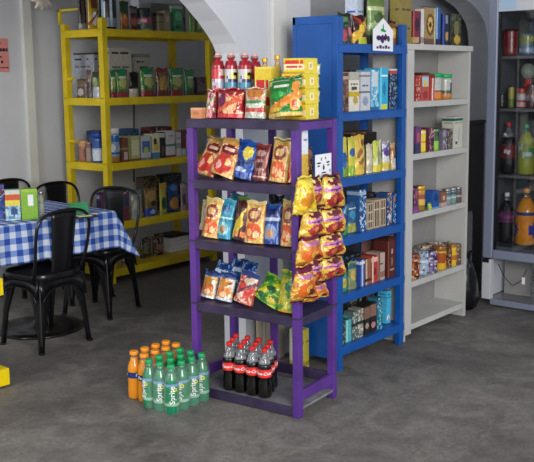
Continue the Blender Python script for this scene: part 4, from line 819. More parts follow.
# goods on top of the purple rack (facing -x)
TZ = RZ[0]
def top_item(kind, px0, px1, ptop, u, st, label, nm, cat, d=.06, z0=0.0, lean=5, roll=0, grp='goods on top of the purple rack', rzx=0):
    a, b = rk_hit(px0, ptop, u), rk_hit(px1, ptop, u); h = (a.z+b.z)/2-TZ-z0; w_ = abs(a.y-b.y)*.98; v = (a.y+b.y)/2
    if kind == 'box': me = carton_mesh(w_, d, h, st); lean = roll = 0
    else: me = bag_mesh(w_, h, d, st, stand=True, nx=24, nz=30)
    return place(me, nm, label, cat, grp, RM @ Vector((u+(0 if kind == 'box' else d/2), v, TZ+z0)), R(-90)+TH+R(rzx), R(-lean), R(roll))
rp = S('b8222c', E(.55, .42, .3, .3, 'e8b080'), D(.2, .5, .1, 'd8603c'), E(.25, .6, .16, .24, '6a2450'), B(.86, .93, '8a1a28'), B(0, .12, 'd03a3c'), K(4, 'e07050', '901c2c', 'f0c0a0'))
top_item('bag', 212, 239, 89, .035, rp, 'red shiny bag with an orange picture in front of the red bottles', 'snack_bag', 'snack bag', .07)
top_item('bag', 240, 262, 88, .045, S('c8b8a4', E(.5, .8, .42, .14, 'c87a34'), E(.5, .42, .4, .13, 'd8dccc'), B(.48, .56, '4a8a4c'), B(.2, .32, 'c04a40'), B(.0, .18, 'c8c8bc'), K(5, 'd8c0a0', '7a8a60', 'e86040')), 'pale bag with red and green print left of the big green bag', 'snack_bag', 'snack bag', .06)
top_item('bag', 263.5, 298, 79, .02, S('1f7a2c', D(.12, .42, .11, 'e0862c'), E(.86, .3, .13, .17, 'e8a850'), E(.86, .3, .07, .1, 'd84a2c'), E(.88, .72, .1, .14, 'd88a38'), B(.90, .94, 'd8dccc'), Q(.2, .74, .72, .8, 'e0e8d8'), B(0, .1, 'd8b860'), E(.35, .55, .25, .09, '2c9a3c'), E(.3, .18, .2, .06, 'e8c040'), Q(.0, .8, .12, 1, 'c8cc50')), 'big green bag with orange food picture at the front of the rack top', 'snack_bag', 'snack bag', .085, lean=8, roll=-6)
top_item('box', 190.5, 201.5, 108, .02, S('c98a5c', B(.85, 1, 'd8a07c'), E(.5, .45, .3, .2, 'b0704a')), 'small orange-brown carton at the left corner of the rack top', 'carton', 'box', .05)
top_item('bag', 202.5, 211.5, 90, .04, S('a8505c', V(.3, .45, 'd8b8a8'), D(.3, .4, .06, '6a8a5c'), K(4, 'c07078', '7a3040', 'd8c0b0')), 'slim pink and tan bag between the small carton and the red bag', 'snack_bag', 'snack bag', .05)
yb_ = lambda: S('e3c83a', B(.6, .72, 'e8d8a0'), T(.66, .08, .92, 'd02c24', .08), B(.28, .4, 'e9d9a8'), T(.33, .1, .9, 'd02c24', .07), B(.0, .08, 'd0a828'), B(.94, 1, 'f0dc60'))
for k, (p0, p1, pt, pb, u, l) in enumerate([(254.5, 271, 67, 97, .13, 'yellow carton with red print behind the pale bag on the rack top')]):
    top_item('box', p0, p1, pt, u, yb_(), l, 'carton', 'box', .07, 0)
zc = [TZ, TZ]
for k in range(4):
    a = rk_hit(281, 0, .10); b = rk_hit(305 if k < 3 else 304, 0, .10); y0, y1 = b.y, a.y
    if k == 3: y1 = rk_hit(283, 0, .10).y
    me = carton_mesh(y1-y0, .11, .0665, S('e6cc2c', B(.68, .8, 'd8a820'), T(.74, .1, .9, 'd83a28', .09), B(.25, .6, 'ece2b0'), T(.42, .1, .9, 'd02c24', .1), B(.0, .1, 'c89a20')), side=S('e2cc44', Q(.3, .2, .7, .8, 'f0e6b0'), Q(.4, .35, .6, .65, 'c89a3c')))
    place(me, 'carton', ['bottom', 'second from the bottom', 'third from the bottom', 'topmost'][k] + ' yellow carton in the stack on the rack top', 'box', 'yellow cartons stacked on the rack top', RM @ Vector((.10, (y0+y1)/2, TZ+k*.0675)), R(-90)+TH)
for k in range(4):
    a = rk_hitv(306, 0, .02); b = rk_hitv(316, 0, .02)
    me = bag_mesh(.085, .062, .03, S('d4dcc8', E(.5, .5, .3, .3, '4a8a4c'), B(.8, 1, 'c8cc40'), B(0, .2, '3a7a3a'), D(.3, .4, .1, 'e8ecec')), nx=10, nz=12)
    place(me, 'packet', ['bottom', 'second from the bottom', 'third from the bottom', 'topmost'][k] + ' green and white packet in the pile by the yellow cartons', 'packet', 'green and white packets piled on the rack top', RM @ Vector((.27, .10-.002*k, TZ+k*.0625)), R(-50)+TH, 0, R(3 if k % 2 else -3))

# ------------------------------------------------------------------ bottles
def bottle(nm, label, r, h, liquid, cap_m, fill=.80, lab=None, lab_z=(.42, .62), waist=.9, neck=.36, cat='bottle', group=None, n=20, shoulder=.66):
    t = thing(nm, label, cat, (0, 0, 0), 0, group)
    pr_ = [(.55*r, 0), (.9*r, .006*h/.24), (r, .05*h), (r, .22*h), (waist*r, .34*h), (waist*r*.99, .40*h), (.97*r, .44*h), (.97*r, .60*h), (r*.96, shoulder*h), (.80*r, (shoulder+.08)*h), (.56*r, (shoulder+.165)*h), (neck*r, .88*h), (neck*r*.95, .93*h)]
    def at(z):
        for (r0, z0), (r1, z1) in zip(pr_, pr_[1:]):
            if z0 <= z <= z1: return r0+(r1-r0)*(z-z0)/(z1-z0)
        return pr_[-1][0]
    fz = fill*h
    low = [p for p in pr_ if p[1] < fz]+[(at(fz), fz)]; hi = [(at(fz), fz+.0002)]+[p for p in pr_ if p[1] > fz]
    MB().lathe(low, n).obj('filled_body', M[liquid], t)
    if hi[-1][1] > fz+.004: MB().lathe(hi, n).obj('clear_neck', M['clear_pet'] if liquid != 'green_pet' else M['green_pet'], t)
    MB().lathe([(neck*r*1.22, .925*h), (neck*r*1.25, .93*h), (neck*r*1.22, .985*h), (neck*r*1.1, h)], 16).obj('cap', M[cap_m], t)
    if lab:
        z0, z1 = lab_z[0]*h, lab_z[1]*h
        rr = max(at(z0), at(z1), at((z0+z1)/2))+.0007
        if isinstance(lab, str): MB().lathe([(rr, z0), (rr, z1)], n, cap=False).obj('label_wrap', M[lab], t)
        else:
            mb = MB(); vs = []; fs = []; cs = []; nz_ = 8; nn = 28; seedc[0] += 1
            for j in range(nz_+1):
                for k in range(nn): aa = 2*PI*k/nn; vs.append((rr*math.cos(aa), rr*math.sin(aa), z0+(z1-z0)*j/nz_))
            for j in range(nz_):
                for k in range(nn): fs.append((j*nn+k, j*nn+(k+1) % nn, (j+1)*nn+(k+1) % nn, (j+1)*nn+k)); cs.append(paint(lab, ((k+.5)/nn*2) % 1, (j+.5)/nz_, seedc[0]))
            mb.add(vs, fs, 0, cs, True); mb.obj('label_wrap', M['gloss'], t)
        t['lr'] = rr
    return t
CAMDIR = R(180+39.85)      # angle pointing from the goods to the front of the shop
def pos_copy(src, first, loc, rz, label, nm=None):
    o = src if first else copy_tree(src); o.location = loc; o.rotation_euler = (0, 0, rz); o['label'] = label; return o

# cola bottles on the bottom board of the rack, 3 x 4
co = bottle('cola_bottle', '', .0335, .238, 'cola', 'red_cap', .70, 'red_label', (.44, .60), .88, .34, group='cola bottles on the bottom board of the rack')
for da in (0, PI): wrap_text('lettering', 'Coca-Cola', .021, co['lr'], .52*.238, CAMDIR+da, M['white_ink'], co, .35)
rown = ['front', 'second', 'last']; coln = ['leftmost', 'second from the left', 'third from the left', 'rightmost']
first = True
for i in range(3):
    for j in range(4):
        p = at_z(228+11.5*j, 389+3.2*j, RZ[4]) if False else RM @ Vector((.046+.064*i, .425-.0685*j+.026*i, RZ[4]+.0006))
        pos_copy(co, first, p, R(random.uniform(-25, 25)), 'cola bottle, %s in the %s row of the pack' % (coln[j], rown[i])); first = False
# green bottles in shrink film on the floor, 4 x 3
gr = bottle('lime_soda_bottle', '', .0345, .238, 'green_pet', 'green_cap', .86, S('2d8c50', D(.5, 0, .3, '2a7f55'), B(.86, 1, '7a9cc0'), B(0, .12, '8fb6a8')), (.20, .64), .97, .42, group='green bottles of the film-wrapped floor pack')
for da in (0, PI): 
    wrap_text('lettering', 'Sprite', .036, gr['lr'], .42*.238, CAMDIR+da, M['white_ink'], gr, 0, True)
    mb = MB(); me_pts = []
    o = wrap_text('yellow_mark', 'o', .04, gr['lr'], .54*.238, CAMDIR+da+.35, M['yellow_ink'], gr)
mb = MB(); mb.lathe([(.0355, .1), (.0355, .115)], 20, cap=False)
first = True; gx, gy = 2.735, 2.865; rown3 = ['front', 'middle', 'back']; coln4 = ['first', 'second', 'third', 'fourth']
ga = R(2)
for i in range(4):
    for j in range(3):
        x = gx+.0705*i*math.cos(ga)-.0705*j*math.sin(ga); y = gy+.0705*i*math.sin(ga)+.0705*j*math.cos(ga)
        pos_copy(gr, first, (x, y, .0006), R(random.uniform(-50, 50)), 'green soda bottle on the floor, %s from the left end of the %s line' % (coln4[i], ['right-hand', 'middle', 'left-hand'][j]) if False else 'green soda bottle in the floor pack, %s rank from the front, %s' % (coln4[i], ['right side', 'centre', 'left side'][j])); first = False
# the film itself, slightly slack
mb = MB(); NU, NV = 40, 8; cxg, cyg = gx+.0705*1.5, gy+.0705; ax_, ay_ = .0705*1.5+.0375, .0705+.0375
vs = []; fs = []
for j in range(NV+1):
    z = .004+.226*j/NV
    for k in range(NU):
        a = 2*PI*k/NU; ca, sa = math.cos(a), math.sin(a); q = 5.0
        rr = (abs(ca)**q+abs(sa)**q)**(-1/q); sh = 1.0 if z < .16 else 1-(z-.16)*1.6
        wv = 1+.02*noise.noise(Vector((ca*5, sa*5, j*.8)))
        lx, ly = ax_*rr*ca*sh*wv*1.01, ay_*rr*sa*sh*wv*1.01
        vs.append((cxg+lx*math.cos(ga)-ly*math.sin(ga), cyg+lx*math.sin(ga)+ly*math.cos(ga), z))
for j in range(NV):
    for k in range(NU): fs.append((j*NU+k, j*NU+(k+1) % NU, (j+1)*NU+(k+1) % NU, (j+1)*NU+k))
mb.add(vs, fs, 0, None, True); tag(mb.obj('shrink_film', M['film']), 'clear plastic film wrapped around the green soda bottles on the floor', 'film')
# orange bottles behind, 4 x 2
fo = bottle('orange_soda_bottle', '', .0345, .238, 'orange', 'orange_cap', .88, S('1c2c6a', B(.2, .8, '22357c')), (.46, .58), .95, .50, group='orange soda bottles of the floor pack')
for da in (0, PI): wrap_text('lettering', 'Fanta', .022, fo['lr'], .52*.238, CAMDIR+da+.1, M['white_ink'], fo)
first = True
for i in range(4):
    for j in range(2):
        pos_copy(fo, first, (2.775+.0715*i, 3.088+.0715*j, .0006), R(random.uniform(-20, 20)) + (R(70) if (i == 0 and j == 1) else 0), 'orange soda bottle in the floor pack, %s rank from the front, %s column' % (coln4[i], ['right', 'left'][j])); first = False

# bottles standing on top of the purple rack
bl = S('c9c6cc', B(.0, .08, 'a02030'), E(.5, .2, .55, .26, '4a8aa4'), E(.5, .62, .38, .2, 'd8c440'), E(.5, .66, .2, .1, '2a1c20'), B(.9, 1, 'a8202c'), D(.42, .1, .05, '2c3a6a'))
r0 = S('c9303a', E(.5, .3, .5, .24, 'b4b0c0'), E(.45, .72, .25, .14, 'e8c8c0'), B(.9, 1, '981824'), D(.45, -.2, .05, 'd8d0d4'))
for k, (px, u, st, l) in enumerate([(218.5, .13, r0, 'red juice bottle with a red and lilac label, leftmost on the rack top'), (231.5, .13, bl, 'red juice bottle with a yellow and teal label, left one of the two alike'),
        (245.2, .13, bl, 'red juice bottle with a yellow and teal label, right one of the two alike'), (255, .215, r0, 'red juice bottle half hidden behind the right labelled one')]):
    p = rk_hit(px, 90, u+.032); top = rk_hit(px, 53 if k < 3 else 54, u+.032); h = top.z-TZ
    t = bottle('juice_bottle', l, .031, h, 'cola', 'pink_cap', .93, st, (.40, .80), 1.0, .36, group='tall juice bottles on the rack top', shoulder=.80)
    next(c for c in t.children if c.name.startswith('filled_body')).data.materials[0] = mat('dark_red_drink', '9c1c2a', .15, coat=.5) if k == 0 else bpy.data.materials['dark_red_drink']
    t.location = RM @ Vector((u+.032, p.y, TZ+.0006)); t.rotation_euler = (0, 0, CAMDIR+PI-.5)
for px, pt, u, l in ((265, 58, .24, 'golden bottle behind the yellow carton, left of the two'), (277.5, 55, .24, 'golden bottle left of the stacked yellow cartons, right of the two')):
    p = rk_hit(px, 80, u); top = rk_hit(px, pt, u)
    t = bottle('golden_drink_bottle', l, .032, top.z-TZ, 'gold_drink', 'gold_cap', .90, None, neck=.34, waist=1.0, group='golden bottles on the rack top', shoulder=.6)
    t.location = RM @ Vector((u, p.y, TZ+.0006))

# ------------------------------------------------------------------ drinks fridge
FX, FY1, FWd, FDp = 5.457, 2.668, 0.74, 0.62
FY0 = FY1-FWd
fr = thing('drinks_fridge', 'grey upright glass-door drinks fridge cut by the right edge', 'fridge', (FX, FY0, 0))
def fbox(nm, m, *b, bevel=.002, par=None): mb = MB(); mb.box(*b); return mb.obj(nm, m, par or fr, bevel)
W = FWd; Dp = FDp
fbox('cabinet_side', M['fridge_white'], .05, Dp, W-.03, W, .05, 2.35); fbox('cabinet_side', M['fridge_white'], .05, Dp, 0, .03, .05, 2.35)
fbox('cabinet_back', M['fridge_dark'], Dp-.03, Dp, .03, W-.03, .36, 2.30); fbox('cabinet_top', M['fridge_white'], .05, Dp, .03, W-.03, 2.30, 2.35)
fbox('cabinet_floor', M['fridge_dark'], .06, Dp-.03, .03, W-.03, .36, .40)
fbox('side_liner', M['fridge_dark'], .06, Dp-.03, W-.04, W-.03, .40, 2.30, bevel=0); fbox('side_liner', M['fridge_dark'], .06, Dp-.03, .03, .04, .40, 2.30, bevel=0)
# door: frame and glass
dr = thing('x', '', ''); 
for k_ in ('label', 'category'): del dr[k_]
dr.name = 'door'; dr.parent = fr
fbox('door_frame', M['grey_metal'], 0, .045, W-.07, W, .325, 2.34, bevel=.008, par=dr); fbox('door_frame', M['grey_metal'], 0, .045, 0, .07, .325, 2.34, bevel=.008, par=dr)
fbox('door_frame', M['grey_metal'], 0, .045, .07, W-.07, .325, .385, bevel=.008, par=dr)
fbox('door_gasket', M['black'], .012, .045, W-.078, W-.07, .385, 1.935, bevel=0, par=dr); 
hd = fbox('header_panel', M['fridge_white'], -.002, .05, .07, W-.07, 1.935, 2.34, bevel=.003, par=dr)
mb = MB()
zb_, zt_ = 1.945, 2.33
mb.add([(-.004, W-.08, zb_), (-.004, W-.20, zb_), (-.004, W-.12, zt_), (-.004, W-.08, zt_)], [(0, 1, 2, 3)]); mb.obj('header_print', mat('pale_sky_print', 'a8c4dc', .4), hd)
fbox('glass_pane', M['glass'], .02, .026, .078, W-.078, .385, 1.935, bevel=0, par=dr)
# shelves
FS = [1.655, 1.318, .882, .415]
for z in FS[:3]:
    mb = MB(); mb.box(.065, .075, .045, W-.045, z-.018, z); mb.box(.075, Dp-.04, .045, W-.045, z-.006, z-.001)
    mb.obj('wire_shelf', M['steel'], fr)
# base: open compartment with grille
fbox('base_post', M['fridge_white'], 0, .05, W-.062, W, .045, .318, bevel=.003)
fbox('base_bar', M['grey_metal'], 0, .03, 0, W-.062, .012, .05, bevel=.003); fbox('hinge', M['black'], -.006, .03, W-.05, W-.005, .295, .322)
fbox('base_tray', M['steel'], .05, Dp-.04, .04, W-.04, .03, .05)
fbox('compressor_cover', M['grey_back'], .20, .22, W-.26, W-.07, .051, .30)
for k in range(9): fbox('grille_slat', M['fridge_dark'] if k % 2 else M['steel'], .10, .112, .06, W-.30, .075+k*.025, .083+k*.025, bevel=0)
for y in (W-.10, .08): MB().lathe([(.022, 0), (.022, .012), (.012, .014), (.012, .03)], 14, .06, y).obj('foot', M['black'], fr)
MB().tube([(.06, W-.09, .28), (.05, W-.14, .20), (.045, W-.20, .15), (.05, W-.26, .19), (.06, W-.29, .27)], .003, 6).obj('cable', M['black'], fr)
fbox('cable_tag', M['paper'], .045, .05, W-.285, W-.265, .17, .215, bevel=0)

def fpos(px, py, X): p = at_x(px, py, X); return p
def fr_bottle(px0, px1, ptop, zs, X, nm, label, liquid, cap_m, st, lz, txt=None, neck=.3, fill=.8, shoulder=.62, waist=.97, n=24, twm='white_ink'):
    a, b = at_x(px0, ptop, X), at_x(px1, ptop, X); r = abs(a.y-b.y)/2; h = a.z-zs
    t = bottle(nm, label, r, h, liquid, cap_m, fill, st, lz, waist, neck, shoulder=shoulder, n=n)
    if txt: wrap_text('lettering', txt, r*.62, t['lr'], (lz[0]+lz[1])/2*h, PI+.25, M[twm], t, .3, e=.001)
    t.location = (X, (a.y+b.y)/2, zs+.0008); return t
X1 = FX+.14
fr_bottle(501, 517, 134.5-12, FS[2], X1, 'cola_bottle', 'large dark cola bottle with a dark red label on the third fridge shelf', 'cola', 'red_cap', S('6a1c22', B(.9, 1, '2a1014'), B(0, .1, '2a1014')), (.28, .62), 'Big', .22, .72)
t = fr_bottle(519, 535, 124, FS[2], X1, 'citrus_bottle', 'large yellow-green bottle with a pale swirl label on the third fridge shelf', 'green_pet', 'green_cap', S('8a9a4a', D(.3, .5, .16, 'b8c8c8'), E(.5, .6, .3, .2, '4a8a50')), (.3, .62), None, .24, .85)
next(c for c in t.children if c.name.startswith('filled_body')).data.materials[0] = mat('yellow_green_drink', '9aa038', .2, coat=.4)
fr_bottle(499, 515.5, 192, FS[3], X1, 'grape_bottle', 'large dark bottle with a purple label on the lowest fridge shelf', 'cola', 'white_cap', S('5c2050', D(.45, .2, .1, '7a3a70'), B(.92, 1, '3a1436')), (.42, .66), 'Jumbo' if False else None, .24, .85)
fr_bottle(517, 537, 188, FS[3], X1, 'orange_bottle', 'large orange drink bottle at the right edge on the lowest fridge shelf', 'orange', 'orange_cap', S('e08a28', E(.55, .3, .35, .3, '2c3f96'), E(.55, .35, .16, .12, 'b8c4e0'), B(.85, 1, '2c3a80')), (.15, .60), None, .24, .85)
for px0, px1, pt, zs, st, nm, l, cm in [
 (504, 518, 30, FS[0], S('7a1e1e', V(.45, .6, 'a87060'), B(.9, 1, '4a1214')), 'tall_can', 'tall dark red can on the top fridge shelf', None),
 (520, 534, 34, FS[0], S('4a6a88', B(.5, .95, '6a7a3c'), E(.5, .75, .3, .12, 'a8b050'), E(.5, .25, .4, .15, '8aa4c0')), 'round_tin', 'green-topped blue tin at the right of the top fridge shelf', None),
 (497, 506, 94, FS[1], S('15161a', B(.4, .5, '3a3c44')), 'tall_can', 'short black can at the left of the second fridge shelf', None),
 (508.5, 514.5, 86, FS[1], S('6a7a30', B(.4, .9, 'b0a83c'), B(.9, 1, '3c3c34')), 'tall_can', 'slim yellow-green can on the second fridge shelf', None),
 (517, 526, 88, FS[1], S('a83a34', B(.45, .7, 'b8b4b4'), B(.1, .3, 'c8a8a0')), 'tall_can', 'red and white can in the middle of the second fridge shelf', None),
 (527.5, 537, 84, FS[1], S('5a3438', E(.5, .5, .4, .3, 'a0888a')), 'tall_can', 'dull red can at the right edge on the second fridge shelf', None)]:
    a, b = at_x(px0, pt, X1), at_x(px1, pt, X1); r = abs(a.y-b.y)/2
    o = tag(bpy.data.objects.new(nm, jar_mesh(r, a.z-zs, st, 24, 14)), l, 'can'); C.objects.link(o); o.location = (X1, (a.y+b.y)/2, zs+.0008)
a = at_x(521.5, 80, X1)
t = thing('figure_bottle', 'small bottle with a pale grey-green round head between cans on the second fridge shelf', 'bottle', (X1+.10, a.y, FS[1]+.0008))
MB().lathe([(.03, 0), (.034, .01), (.034, .12), (.018, .17), (.014, .19)], 20).obj('bottle_body', M['red_label'], t)
MB().lathe([(.012, .19), (.034, .2), (.046, .225), (.044, .26), (.026, .285), (.004, .292)], 20).obj('round_stopper', M['jar_glass'], t)

# ------------------------------------------------------------------ table with gingham cloth
TR = R(-5); HX, HY, TTH = .47, .37, .745
TC = Vector((3.53, 4.145, 0)) - Matrix.Rotation(TR, 3, 'Z') @ Vector((HX, -HY, 0))
tb = thing('cafe_table', 'pedestal café table under the blue checked cloth', 'table', (TC.x, TC.y, 0), TR)
mb = MB(); mb.box(-HX, HX, -HY, HY, TTH-.03, TTH-.004); mb.obj('tabletop', M['wood'], tb, .005)
MB().lathe([(.26, 0), (.27, .004), (.27, .014), (.20, .022), (.06, .034), (.035, .06)], 40, .17, .04).obj('base_disc', M['black_metal'], tb)
MB().lathe([(.034, .06), (.030, .2), (.030, .6), (.06, TTH-.05), (.06, TTH-.031)], 20, .17, .04).obj('column', M['pedestal'], tb)
def cloth():
    L = .225; N = 104; ex, ey = HX+L, HY+L
    me = bpy.data.meshes.new('tablecloth'); vs = []; uvs = []
    for j in range(N+1):
        for i in range(N+1):
            s = -ex+2*ex*i/N; t = -ey+2*ey*j/N
            es, et = max(abs(s)-HX, 0), max(abs(t)-HY, 0); sx, sy_ = (1 if s > 0 else -1), (1 if t > 0 else -1)
            cx_, cy_ = max(-HX, min(HX, s)), max(-HY, min(HY, t)); e = math.hypot(es, et); g = .008
            if e == 0: x, y, z = s, t, 0
            else:
                dx, dy = es/e*sx, et/e*sy_
                corner = min(es, et)/(max(es, et)+1e-6)
                flare = .05 + .42*corner
                fold = .010*math.sin((s*1.0 if et > es else t)*26+sx)*min(1, e/.15)*(1-corner)
                out = min(e, g)+max(0, e-g)*flare + fold
                drop = max(0, e-g*.5)*math.sqrt(max(0, 1-flare*flare*.8))
                x, y, z = cx_+dx*out, cy_+dy*out, -drop
            vs.append((x, y, TTH+.002+z)); uvs.append((s/.069, t/.069))
    fs = [(j*(N+1)+i, j*(N+1)+i+1, (j+1)*(N+1)+i+1, (j+1)*(N+1)+i) for j in range(N) for i in range(N)]
    me.from_pydata(vs, [], fs); uv = me.uv_layers.new(name='UVMap')
    for p in me.polygons:
        p.use_smooth = True
        for li in p.loop_indices: uv.data[li].uv = uvs[me.loops[li].vertex_index]
    me.materials.append(M['gingham']); o = bpy.data.objects.new('tablecloth', me); C.objects.link(o)
    so = o.modifiers.new('thickness', 'SOLIDIFY'); so.thickness = .0015; so.offset = 1
    o.location = (TC.x, TC.y, 0); o.rotation_euler = (0, 0, TR); return o
tag(cloth(), 'blue and white checked cloth draped over the café table', 'tablecloth')
TT = TTH+.0045
# goods on the table
def table_item(px0, px1, ptop, pbot, kind, st, nm, cat, lab, d=.07, m=None):
    c_ = at_z((px0+px1)/2, pbot, TT); dist = (c_-EYE).dot(FW); w_ = (px1-px0)/FPX*dist; h = (pbot-ptop)/FPX*dist*1.0
    f = math.atan2(c_.y, c_.x)
    if kind == 'box': me = carton_mesh(w_*.95, d, h, st)
    elif kind == 'bag': me = bag_mesh(w_, h, d, st, stand=True)
    else: me = jar_mesh(w_/2, h*(.86 if kind == 'jar' else 1), st, 28, 20)
    o = place(me, nm, lab, cat, None, (c_.x+math.cos(f)*.0, c_.y, TT), f-PI/2 if kind != 'jar' else f)
    if kind == 'jar': lid(o, w_/2*.96, h*.13, h*.861, m or M['steel'])
    return o
table_item(-4, 5.5, 185, 219, 'box', S('20387c', K(4, '3a58a8', '6a2430', 'a8b4d0')), 'food_tin', 'tin', 'dark blue and red tin at the left edge on the checked table', .06)
table_item(6, 21, 190, 220.5, 'box', S('8ab4cc', B(.84, 1, 'c4c8b4'), B(.68, .84, 'c4502c'), B(.5, .68, 'd8c84c'), E(.6, .3, .25, .14, '2a4a7a'), K(4, 'a8ccd8', '4f82b0', 'c8d4c0')), 'food_pack', 'packet', 'pack with red, yellow and light blue bands on the checked table', .06)
gp = table_item(22, 38.5, 189, 220, 'box', S('7aa82c', Q(.38, .45, .78, .8, 'dfe4e8'), B(.92, 1, '94b83c'), B(0, .05, '5c8a20')), 'food_pack', 'packet', 'lime green pack with a square white label on the checked table', .07)
table_item(39, 44.5, 191, 216, 'jar', S('9aa08c', B(.3, .6, 'b0b49c'), K(4, 'a8ac98', '7a8070', 'c0c4b0')), 'spice_jar', 'jar', 'slim grey-green jar right of the lime green pack', .05)
c_ = at_z(79, 213, TT)
hol = thing('napkin_holder', 'green open-topped napkin holder on the checked table', 'holder', (c_.x, c_.y, TT), R(-35))
mb = MB(); mb.box(-.055, .055, -.025, .025, 0, .004); mb.box(-.055, .055, -.025, -.022, .004, .05); mb.box(-.055, .055, .022, .025, .004, .06); mb.obj('tray', M['green_plastic'], hol, .001)
mb = MB(); mb.box(-.048, .048, -.018, .018, .0045, .040); mb.obj('napkins', M['paper'], hol)
c_ = at_z(84, 217, TT)
o = tag(MB().box(-.07, .07, -.04, .04, 0, .008).obj('black_pad', M['black'], None, .002), 'flat black pad lying in front of the green napkin holder', 'pad'); o.location = (c_.x, c_.y-.015, TT); o.rotation_euler = (0, 0, R(-25))
c2 = o.location
o = tag(MB().box(-.045, .035, -.025, .025, 0, .003).obj('paper_slip', mat('pale_yellow_paper', 'd8dc9c', .7), None), 'pale yellow slip of paper lying on the black pad', 'paper'); o.location = (c2.x-.005, c2.y, TT+.0085); o.rotation_euler = (0, 0, R(-18))

# ------------------------------------------------------------------ metal café chairs
def make_chair():
    t = thing('metal_chair', '', 'chair', (0, 0, 0), 0, 'black metal café chairs around the table')
    bmt = M['black_metal']; SH = .452
    # seat: dished pan with rounded corners, front (+y) wider
    N = 40; rings = []; vs = []; fs = []
    def sq(a, wx, wy, q=4.5):
        ca, sa = math.cos(a), math.sin(a); r = (abs(ca)**q+abs(sa)**q)**(-1/q); y = wy*r*sa; return (wx*r*ca*(1+.06*sa), y)
    levels = [(.97, -.045), (1.0, -.035), (1.0, -.006), (.975, 0), (.93, -.002), (.88, -.010), (.6, -.014), (.2, -.014)]
    for k_, z in levels:
        for i in range(N): x, y = sq(2*PI*i/N, .178*k_, .178*k_); vs.append((x, y, SH+z))
    for j in range(len(levels)-1):
        for i in range(N): fs.append((j*N+i, j*N+(i+1) % N, (j+1)*N+(i+1) % N, (j+1)*N+i))
    fs.append(tuple((len(levels)-1)*N+i for i in range(N)))
    mb = MB(); mb.add(vs, fs, 0, None, True); s = mb.obj('seat', bmt, t)
    so = s.modifiers.new('sheet', 'SOLIDIFY'); so.thickness = .0025; so.offset = -1
    # arched aprons under the seat edge
    for k in range(4):
        mb = MB(); pts = []; n_ = 14; vv = []
        for i in range(n_+1):
            q = -1+2*i/n_; x = q*.160; low = .055+.075*abs(q)**3
            vv += [(x, .168, SH-.028), (x*1.0, .168+.012*abs(q)**3+.004, SH-.028-low)]
        ff = [(2*i, 2*i+1, 2*i+3, 2*i+2) for i in range(n_)]
        rot = Matrix.Rotation(k*PI/2, 4, 'Z'); mb.add([rot @ Vector(p) for p in vv], ff, 0, None, True)
        o = mb.obj('apron', bmt, t); so = o.modifiers.new('sheet', 'SOLIDIFY'); so.thickness = .003
        rim = MB(); rim.tube([rot @ Vector(vv[2*i+1]) for i in range(n_+1)], .004, 6); rim.obj('apron_rim', bmt, o)
    # four folded-sheet legs, wide at the top and narrow at the foot
    for sx in (-1, 1):
        for sy_ in (-1, 1):
            mb = MB(); vv = []; st = 8
            for i in range(st+1):
                q = i/st; z = (SH-.03)*(1-q)+.012*q; cx_ = sx*(.155+.032*q); cy_ = sy_*(.155+.032*q); wd_ = .085*(1-q)**1.6+.022
                cv = .006
                vv += [(cx_-sx*wd_, cy_+sy_*0, z), (cx_-sx*cv, cy_, z), (cx_+sx*0, cy_-sy_*cv, z), (cx_, cy_-sy_*wd_, z)]
            ff = []
            for i in range(st):
                for j in range(3): ff.append((i*4+j, i*4+j+1, i*4+j+5, i*4+j+4))
            mb.add(vv, ff, 0, None, True); o = mb.obj('leg', bmt, t); so = o.modifiers.new('sheet', 'SOLIDIFY'); so.thickness = .003; so.offset = 0
            rib = MB(); rib.tube([(sx*(.153+.032*q)-sx*.016, sy_*(.153+.032*q)-sy_*.016, (SH-.05)*(1-q)+.012*q) for q in (0, .5, 1)], [.009, .009, .008], 8); rib.obj('leg_rib', bmt, o)
            ft = MB(); ft.box(-.014, .014, -.014, .014, 0, .014); f_ = ft.obj('foot_cap', M['black'], o, .002); f_.location = (sx*.178, sy_*.178, 0)
    # back hoop: from the sides of the seat up and round, leaning back (-y)
    pts = []
    base = [(-.172, -.12, SH-.025), (-.178, -.155, SH+.05), (-.188, -.178, SH+.14), (-.191, -.194, SH+.22), (-.184, -.203, SH+.285), (-.150, -.209, SH+.330), (-.085, -.215, SH+.352), (0, -.218, SH+.358)]
    full = base+[(-x, y, z) for x, y, z in base[::-1][1:]]
    F_ = [Vector(p) for p in full]
    for i in range(len(F_)-1):
        p0, p1, p2, p3 = F_[max(i-1, 0)], F_[i], F_[i+1], F_[min(i+2, len(F_)-1)]
        for s_ in range(5):
            q = s_/5; pts.append(.5*((2*p1)+(-p0+p2)*q+(2*p0-5*p1+4*p2-p3)*q*q+(-p0+3*p1-3*p2+p3)*q**3))
    pts.append(F_[-1]); MB().tube(pts, .0095, 10).obj('back_hoop', bmt, t)
    # back splat: a broad slightly curved sheet
    mb = MB(); vv = []; nn = 10; mm = 6
    for j in range(nn+1):
        q = j/nn; z = SH-.02+q*.372; y = -.172-.046*q-.006*math.sin(PI*q); wd_ = .074+.020*q**2
        for i in range(mm+1): u = -1+2*i/mm; vv.append((u*wd_, y+.010*u*u, z))
    ff = [(j*(mm+1)+i, j*(mm+1)+i+1, (j+1)*(mm+1)+i+1, (j+1)*(mm+1)+i) for j in range(nn) for i in range(mm)]
    mb.add(vv, ff, 0, None, True); o = mb.obj('back_splat', bmt, t); so = o.modifiers.new('sheet', 'SOLIDIFY'); so.thickness = .0025
    return t
ch = make_chair()
chairs = [((3.095, 4.285, 0), R(2), 'black metal café chair nearest the camera, its back against the checked cloth'),
 ((3.785, 4.60, 0), R(106), 'black metal café chair at the right side of the table by the yellow shelves'),
 ((3.93, 5.04, 0), R(178), 'black metal café chair beyond the table, left of the one by the yellow shelves'),
 ((3.86, 5.50, 0), R(180), 'black metal café chair farthest back behind the packs on the table')]
